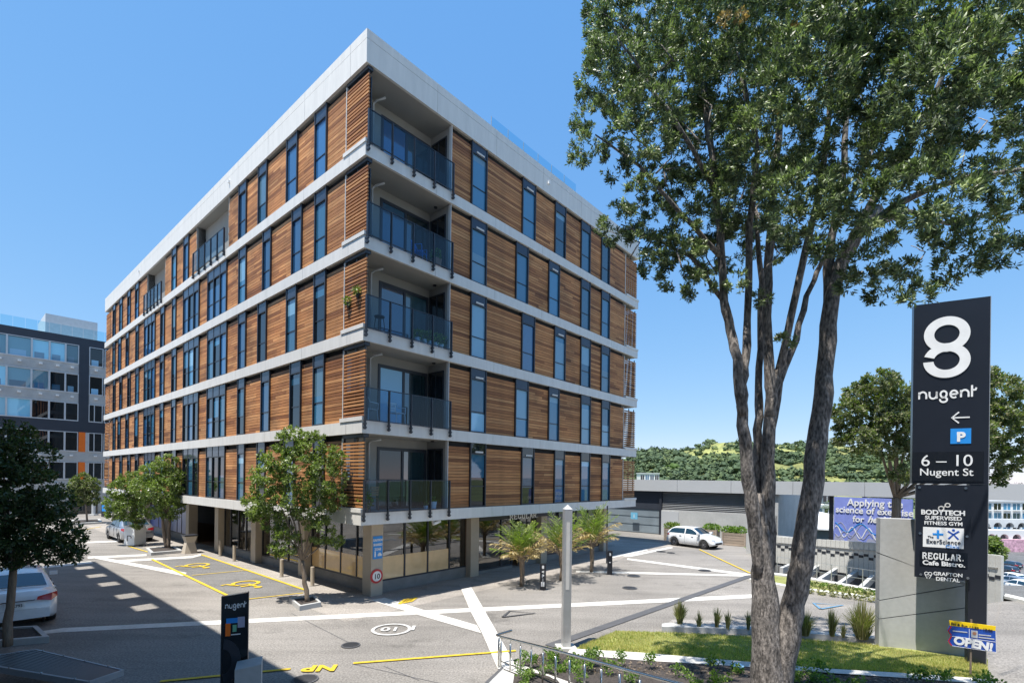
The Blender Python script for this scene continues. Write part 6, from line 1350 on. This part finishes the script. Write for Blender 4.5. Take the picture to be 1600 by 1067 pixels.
# timber planters by the low building
for i, (u, v, w_) in enumerate(((1051, 843, .95), (1149, 851, 1.5), (1112, 845, .9))):
    p = G(u, v); e = empty('timber_planter', p, ang, 'grey timber planter box with green shrubs %s' % ('at the tail of the white hatchback', 'in front of the nose of the white hatchback', 'behind the bonnet of the white hatchback')[i], 'planter', 'timber planters along the concrete wall')
    for j in range(5): q = MB(); q.box(-w_ / 2, w_ / 2, -.4, .4, .02 + j * .17, .17 + j * .17); q.build('board', 'timber_planter', e)
    for x in (-w_ / 2 - .02, w_ / 2 - .08): q = MB(); q.box(x, x + .1, -.44, -.401, 0, .9); q.build('corner_post', 'timber_planter', e)
    V = np.concatenate([foliage_ball((x, 0, 1.0), .34, 420, .12, (1.1, 1, .8)) for x in np.arange(-w_ / 2 + .25, w_ / 2 - .1, .42)]); quads('leaves', V, 'shrub' if i else 'leaf_palm', e, 'stuff')

# ------------------------------------------------------------------ distance
# hill
hu = [900, 960, 985, 1000, 1040, 1080, 1112, 1150, 1170, 1200, 1240, 1280, 1295, 1320, 1350, 1372, 1400, 1500]; hv = [752, 735, 715, 709, 712, 703, 694, 698, 701, 699, 697, 698, 706, 720, 738, 748, 757, 760]
HD = 620.0; q = MB(); nx_, ny_ = 120, 24; us = np.linspace(860, 1480, nx_)
hillz = np.zeros((ny_, nx_)); pts_ = []
for j in range(ny_):
    t = j / (ny_ - 1); D = HD - 240 + 420 * t; prof_ = math.sin(min(1, t / .57) * math.pi / 2) ** .8 if t < .57 else math.cos((t - .57) / .43 * math.pi / 2)
    prof_ = max(0.0, prof_)
    for i, u in enumerate(us):
        ridge = P(float(u), float(np.interp(u, hu, hv)), HD); zz_ = -14 + (ridge.z + 14 + 2.0 * math.sin(i * .7 + j)) * prof_ ** 1.1
        x = ray(float(u), 750).x * HD * (1 + .15 * (t - .57)); q.v.append((x, D, zz_))
for j in range(ny_ - 1):
    for i in range(nx_ - 1): q.f.append((j * nx_ + i, j * nx_ + i + 1, (j + 1) * nx_ + i + 1, (j + 1) * nx_ + i)); q.m.append(0)
HV = np.array(q.v).reshape(ny_, nx_, 3); tag(q.build('hill', 'hill_grass', None, True), kind='structure')
ico = None
import bmesh
bm = bmesh.new(); bmesh.ops.create_icosphere(bm, subdivisions=2, radius=1); IV = np.array([v_.co[:] for v_ in bm.verts]); IF = [tuple(v_.index for v_ in f.verts) for f in bm.faces]; bm.free()
def blob(q, c, r, sq=.8):
    d = IV * (1 + rng.normal(scale=.27, size=(len(IV), 1))); v_ = d * r * np.array([1, 1, sq]) + np.array(c); q.add(v_.tolist(), IF)
q = MB(); nb_ = 0; WQ = []
from mathutils import noise
while nb_ < 6000:
    j, i = random.uniform(0, 14), random.uniform(0, nx_ - 1.01); a_ = HV[int(j), int(i)]; u = us[int(i)]
    fr_ = j / 13.7; nz_ = noise.noise(Vector((a_[0] * .02, a_[1] * .02, 3)))
    grassy = (fr_ > .52 and (1040 < u < 1292) and nz_ > -.22 - (fr_ - .5) * .5) or (fr_ < .4 and 1110 < u < 1180 and nz_ > -.1) or nz_ > .5
    if grassy and random.random() < .93: continue
    r = random.uniform(1.6, 3.2) * (1.7 if random.random() < .15 else 1); blob(q, (a_[0] + random.uniform(-3, 3), a_[1] + random.uniform(-6, 6), a_[2] + r * .35), r); nb_ += 1; WQ.append((a_[0] + random.uniform(-2, 2), a_[1] + random.uniform(-4, 4), a_[2] + r * .45, r))
WQ = np.array(WQ); n_ = len(WQ) * 26; cq = np.repeat(WQ, 26, 0); d = rng.normal(size=(n_, 3)); d /= np.linalg.norm(d, axis=1)[:, None]; d[:, 2] = np.abs(d[:, 2]); pc_ = cq[:, :3] + d * cq[:, 3:] * rng.uniform(.8, 1.3, n_)[:, None]
a1 = rng.normal(size=(n_, 3)); a2 = np.cross(a1, d); a1 *= .75; a2 *= .75
tag(quads('woodland_foliage', np.stack([pc_ - a1, pc_ - a2, pc_ + a1, pc_ + a2], 1), 'hill_tree'), 'ragged foliage of the trees covering the distant hill', kind='stuff')
tag(q.build('woodland', 'hill_tree'), 'dense evergreen trees covering the distant hill', kind='stuff')
for i, (u, v, r) in enumerate(((1232, 694, 3.2), (1247, 691, 4.0), (1257, 692, 2.6), (1110, 691, 5.5), (1140, 694, 4), (1256, 749, 7), (1053, 735, 8), (1090, 697, 4))):
    p = P(u, v, HD - (3 if v < 700 else 150)); q = MB(); 
    if v > 700: p.z = max(p.z, -6)
    for _ in range(6): blob(q, (random.uniform(-r, r) * .6, random.uniform(-r, r) * .4, r * .9 + random.uniform(0, r * .5)), r * .6, .7)
    e = empty('hill_tree', (p.x, p.y, p.z - r), 0, ('tiny tree left of three on the bare hilltop', 'tallest of three tiny trees on the bare hilltop', 'tiny tree right of three on the bare hilltop', 'round tree at the left shoulder of the hilltop', 'tree just right of the hilltop shoulder', 'bright green tree low on the hill between the trunks', 'rounded bright tree at the foot of the hill on the left', 'tree on the left ridge of the hill')[i], 'tree', 'single trees on the hill')
    q.build('crown', 'hill_tree' if i not in (5, 6) else 'shrub', e); q = MB(); q.tube([(0, 0, -r), (0, 0, r)], r * .08, 6); q.build('trunk', 'bark_light', e)
# far houses
def far_building(u0, u1, vt, vb, D, name, mat, label, rows=3, cols_=6, dep=14, roof=None, wz=-13.5):
    a, b_ = P(u0, vt, D), P(u1, vt, D); H_ = a.z; e = empty(name, (a.x, a.y, wz), 0, label, 'building'); W_ = b_.x - a.x; q = MB(); hh_ = H_ - wz; q.box(0, W_, 0, dep, 0, hh_); q.build('wall', mat, e)
    zb_ = P(u0, vb, D).z - wz; rh = (hh_ - zb_) / rows
    for r_ in range(rows):
        for c in range(cols_):
            x = W_ * (c + .15) / cols_; f = MB(); f.box(x, x + W_ / cols_ * .72, -.06, .04, zb_ + rh * (r_ + .2), zb_ + rh * (r_ + .85)); f = f.build('window', 'glass_mid' if (r_ + c) % 3 else 'glass_dark', e)
            m_ = MB(); xm_ = x + W_ / cols_ * .36; m_.box(xm_ - .08, xm_ + .08, -.1, -.061, zb_ + rh * (r_ + .2), zb_ + rh * (r_ + .85)); m_.build('mullion', 'white', f)
            bl = MB(); bl.box(x - .1, x + W_ / cols_ * .74, -1.0, -.07, zb_ + rh * (r_ + .12), zb_ + rh * (r_ + .18)); bl.build('balcony', mat, e)
    q = MB(); q.box(-.4, W_ + .4, -.4, dep, hh_, hh_ + .5); q.build('roof', roof or 'roof_pale', e); return e
far_building(1536, 1640, 783, 828, 170, 'apartment_block', 'white_wall', 'white four storey apartment block far down the street on the right', 3, 7)
far_building(1515, 1640, 829, 842, 168, 'podium_building', 'navy_panel', 'dark podium below the white apartment block', 1, 5)
far_building(1570, 1645, 771, 784, 200, 'glass_block', 'steel_panel', 'glassy top of a building above the white apartment block', 1, 4)
far_building(1222, 1302, 790, 842, 120, 'apartment_block', 'white_wall', 'white apartment block seen through the canopy opening between the tree stems', 3, 5)
far_building(1236, 1300, 768, 786, 160, 'office_block', 'steel_panel', 'grey building above the white block behind the canopy opening', 1, 4)
far_building(1000, 1030, 739, 752, 300, 'house', 'white_wall', 'white house at the foot of the hill beside the timber building', 1, 4, 8)
far_building(1183, 1230, 709, 714, 612, 'house', 'white_wall', 'cream house high on the hillside between the tree stems', 1, 3, 8, wz=P(1200, 716, 612).z)
# marquee-roofed shed
p = P(1216, 845, 44); e = empty('shed', (p.x, p.y, -3), R(-28), 'white roofed shed below the canopy behind the low wall', 'building'); q = MB(); q.box(0, 7, 0, 6, 0, 3.4); q.build('wall', 'steel_panel', e)
q = MB(); q.add([(-.4, -.8, 3.4), (7.6, -.8, 3.4), (7.6, 6.5, 3.5), (-.4, 6.5, 5.2), (-.4, -.8, 3.5), (7.6, -.8, 3.55), (7.6, 6.5, 3.7), (-.4, 6.5, 5.4)], [(3, 2, 1, 0), (4, 5, 6, 7), (0, 1, 5, 4), (1, 2, 6, 5), (2, 3, 7, 6), (3, 0, 4, 7)]); q.build('roof', 'white', e)
# arched wall with mural at the far end of the street
p = P(1545, 870, 130); e = empty('arched_bridge', (p.x, p.y, -13.3), 0, 'row of white arches above a pink painted wall at the far end of the street', 'bridge'); sc1 = 130 / F
q = MB(); q.box(0, 16, 0, 1, 0, 3.6); q.build('mural_wall', 'mural', e)
for rw, (zc_, y_) in enumerate(((3.6, .8), (6.2, 6))):
    q = MB()
    for i in range(5):
        x = 1.5 + i * 3.3; pts_ = arc(x, zc_ + .2, 1.15, 180, 0, 12, 1.1); 
        for k in range(12): q.vprism([pts_[k], pts_[k + 1], (pts_[k + 1][0], zc_ + 2.3), (pts_[k][0], zc_ + 2.3)], y_, y_ + 1)
        q.box(x + 1.15, x + 2.15, y_, y_ + 1, zc_, zc_ + 2.3)
    q.build('arch_wall', 'white_wall', e); q = MB(); q.box(0, 17, y_ + 1.2, y_ + 1.4, zc_, zc_ + 2.2); q.build('arch_shadow', 'concrete_dark', e)
tree('street_tree', P(1549, 905, 45), [(1550, 848, 12), (1545, 858, 14), (1556, 862, 14), (1548, 870, 12)], 60, .3, 'leaf_plaza', 'small bright tree just right of the pylon post down the street', None, D=45)
for i, (u, v, r, D) in enumerate(((1560, 768, 8, 400), (1590, 765, 14, 420), (1575, 845, 10, 150), (1598, 848, 12, 150), (1300, 790, 12, 60))):
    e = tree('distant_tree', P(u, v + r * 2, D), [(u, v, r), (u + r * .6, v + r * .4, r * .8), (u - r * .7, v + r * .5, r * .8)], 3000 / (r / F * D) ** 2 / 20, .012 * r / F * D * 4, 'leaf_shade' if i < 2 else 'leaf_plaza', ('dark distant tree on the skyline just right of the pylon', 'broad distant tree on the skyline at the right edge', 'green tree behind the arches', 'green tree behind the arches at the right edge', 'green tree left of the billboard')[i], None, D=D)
print('objects', len(bpy.data.objects))
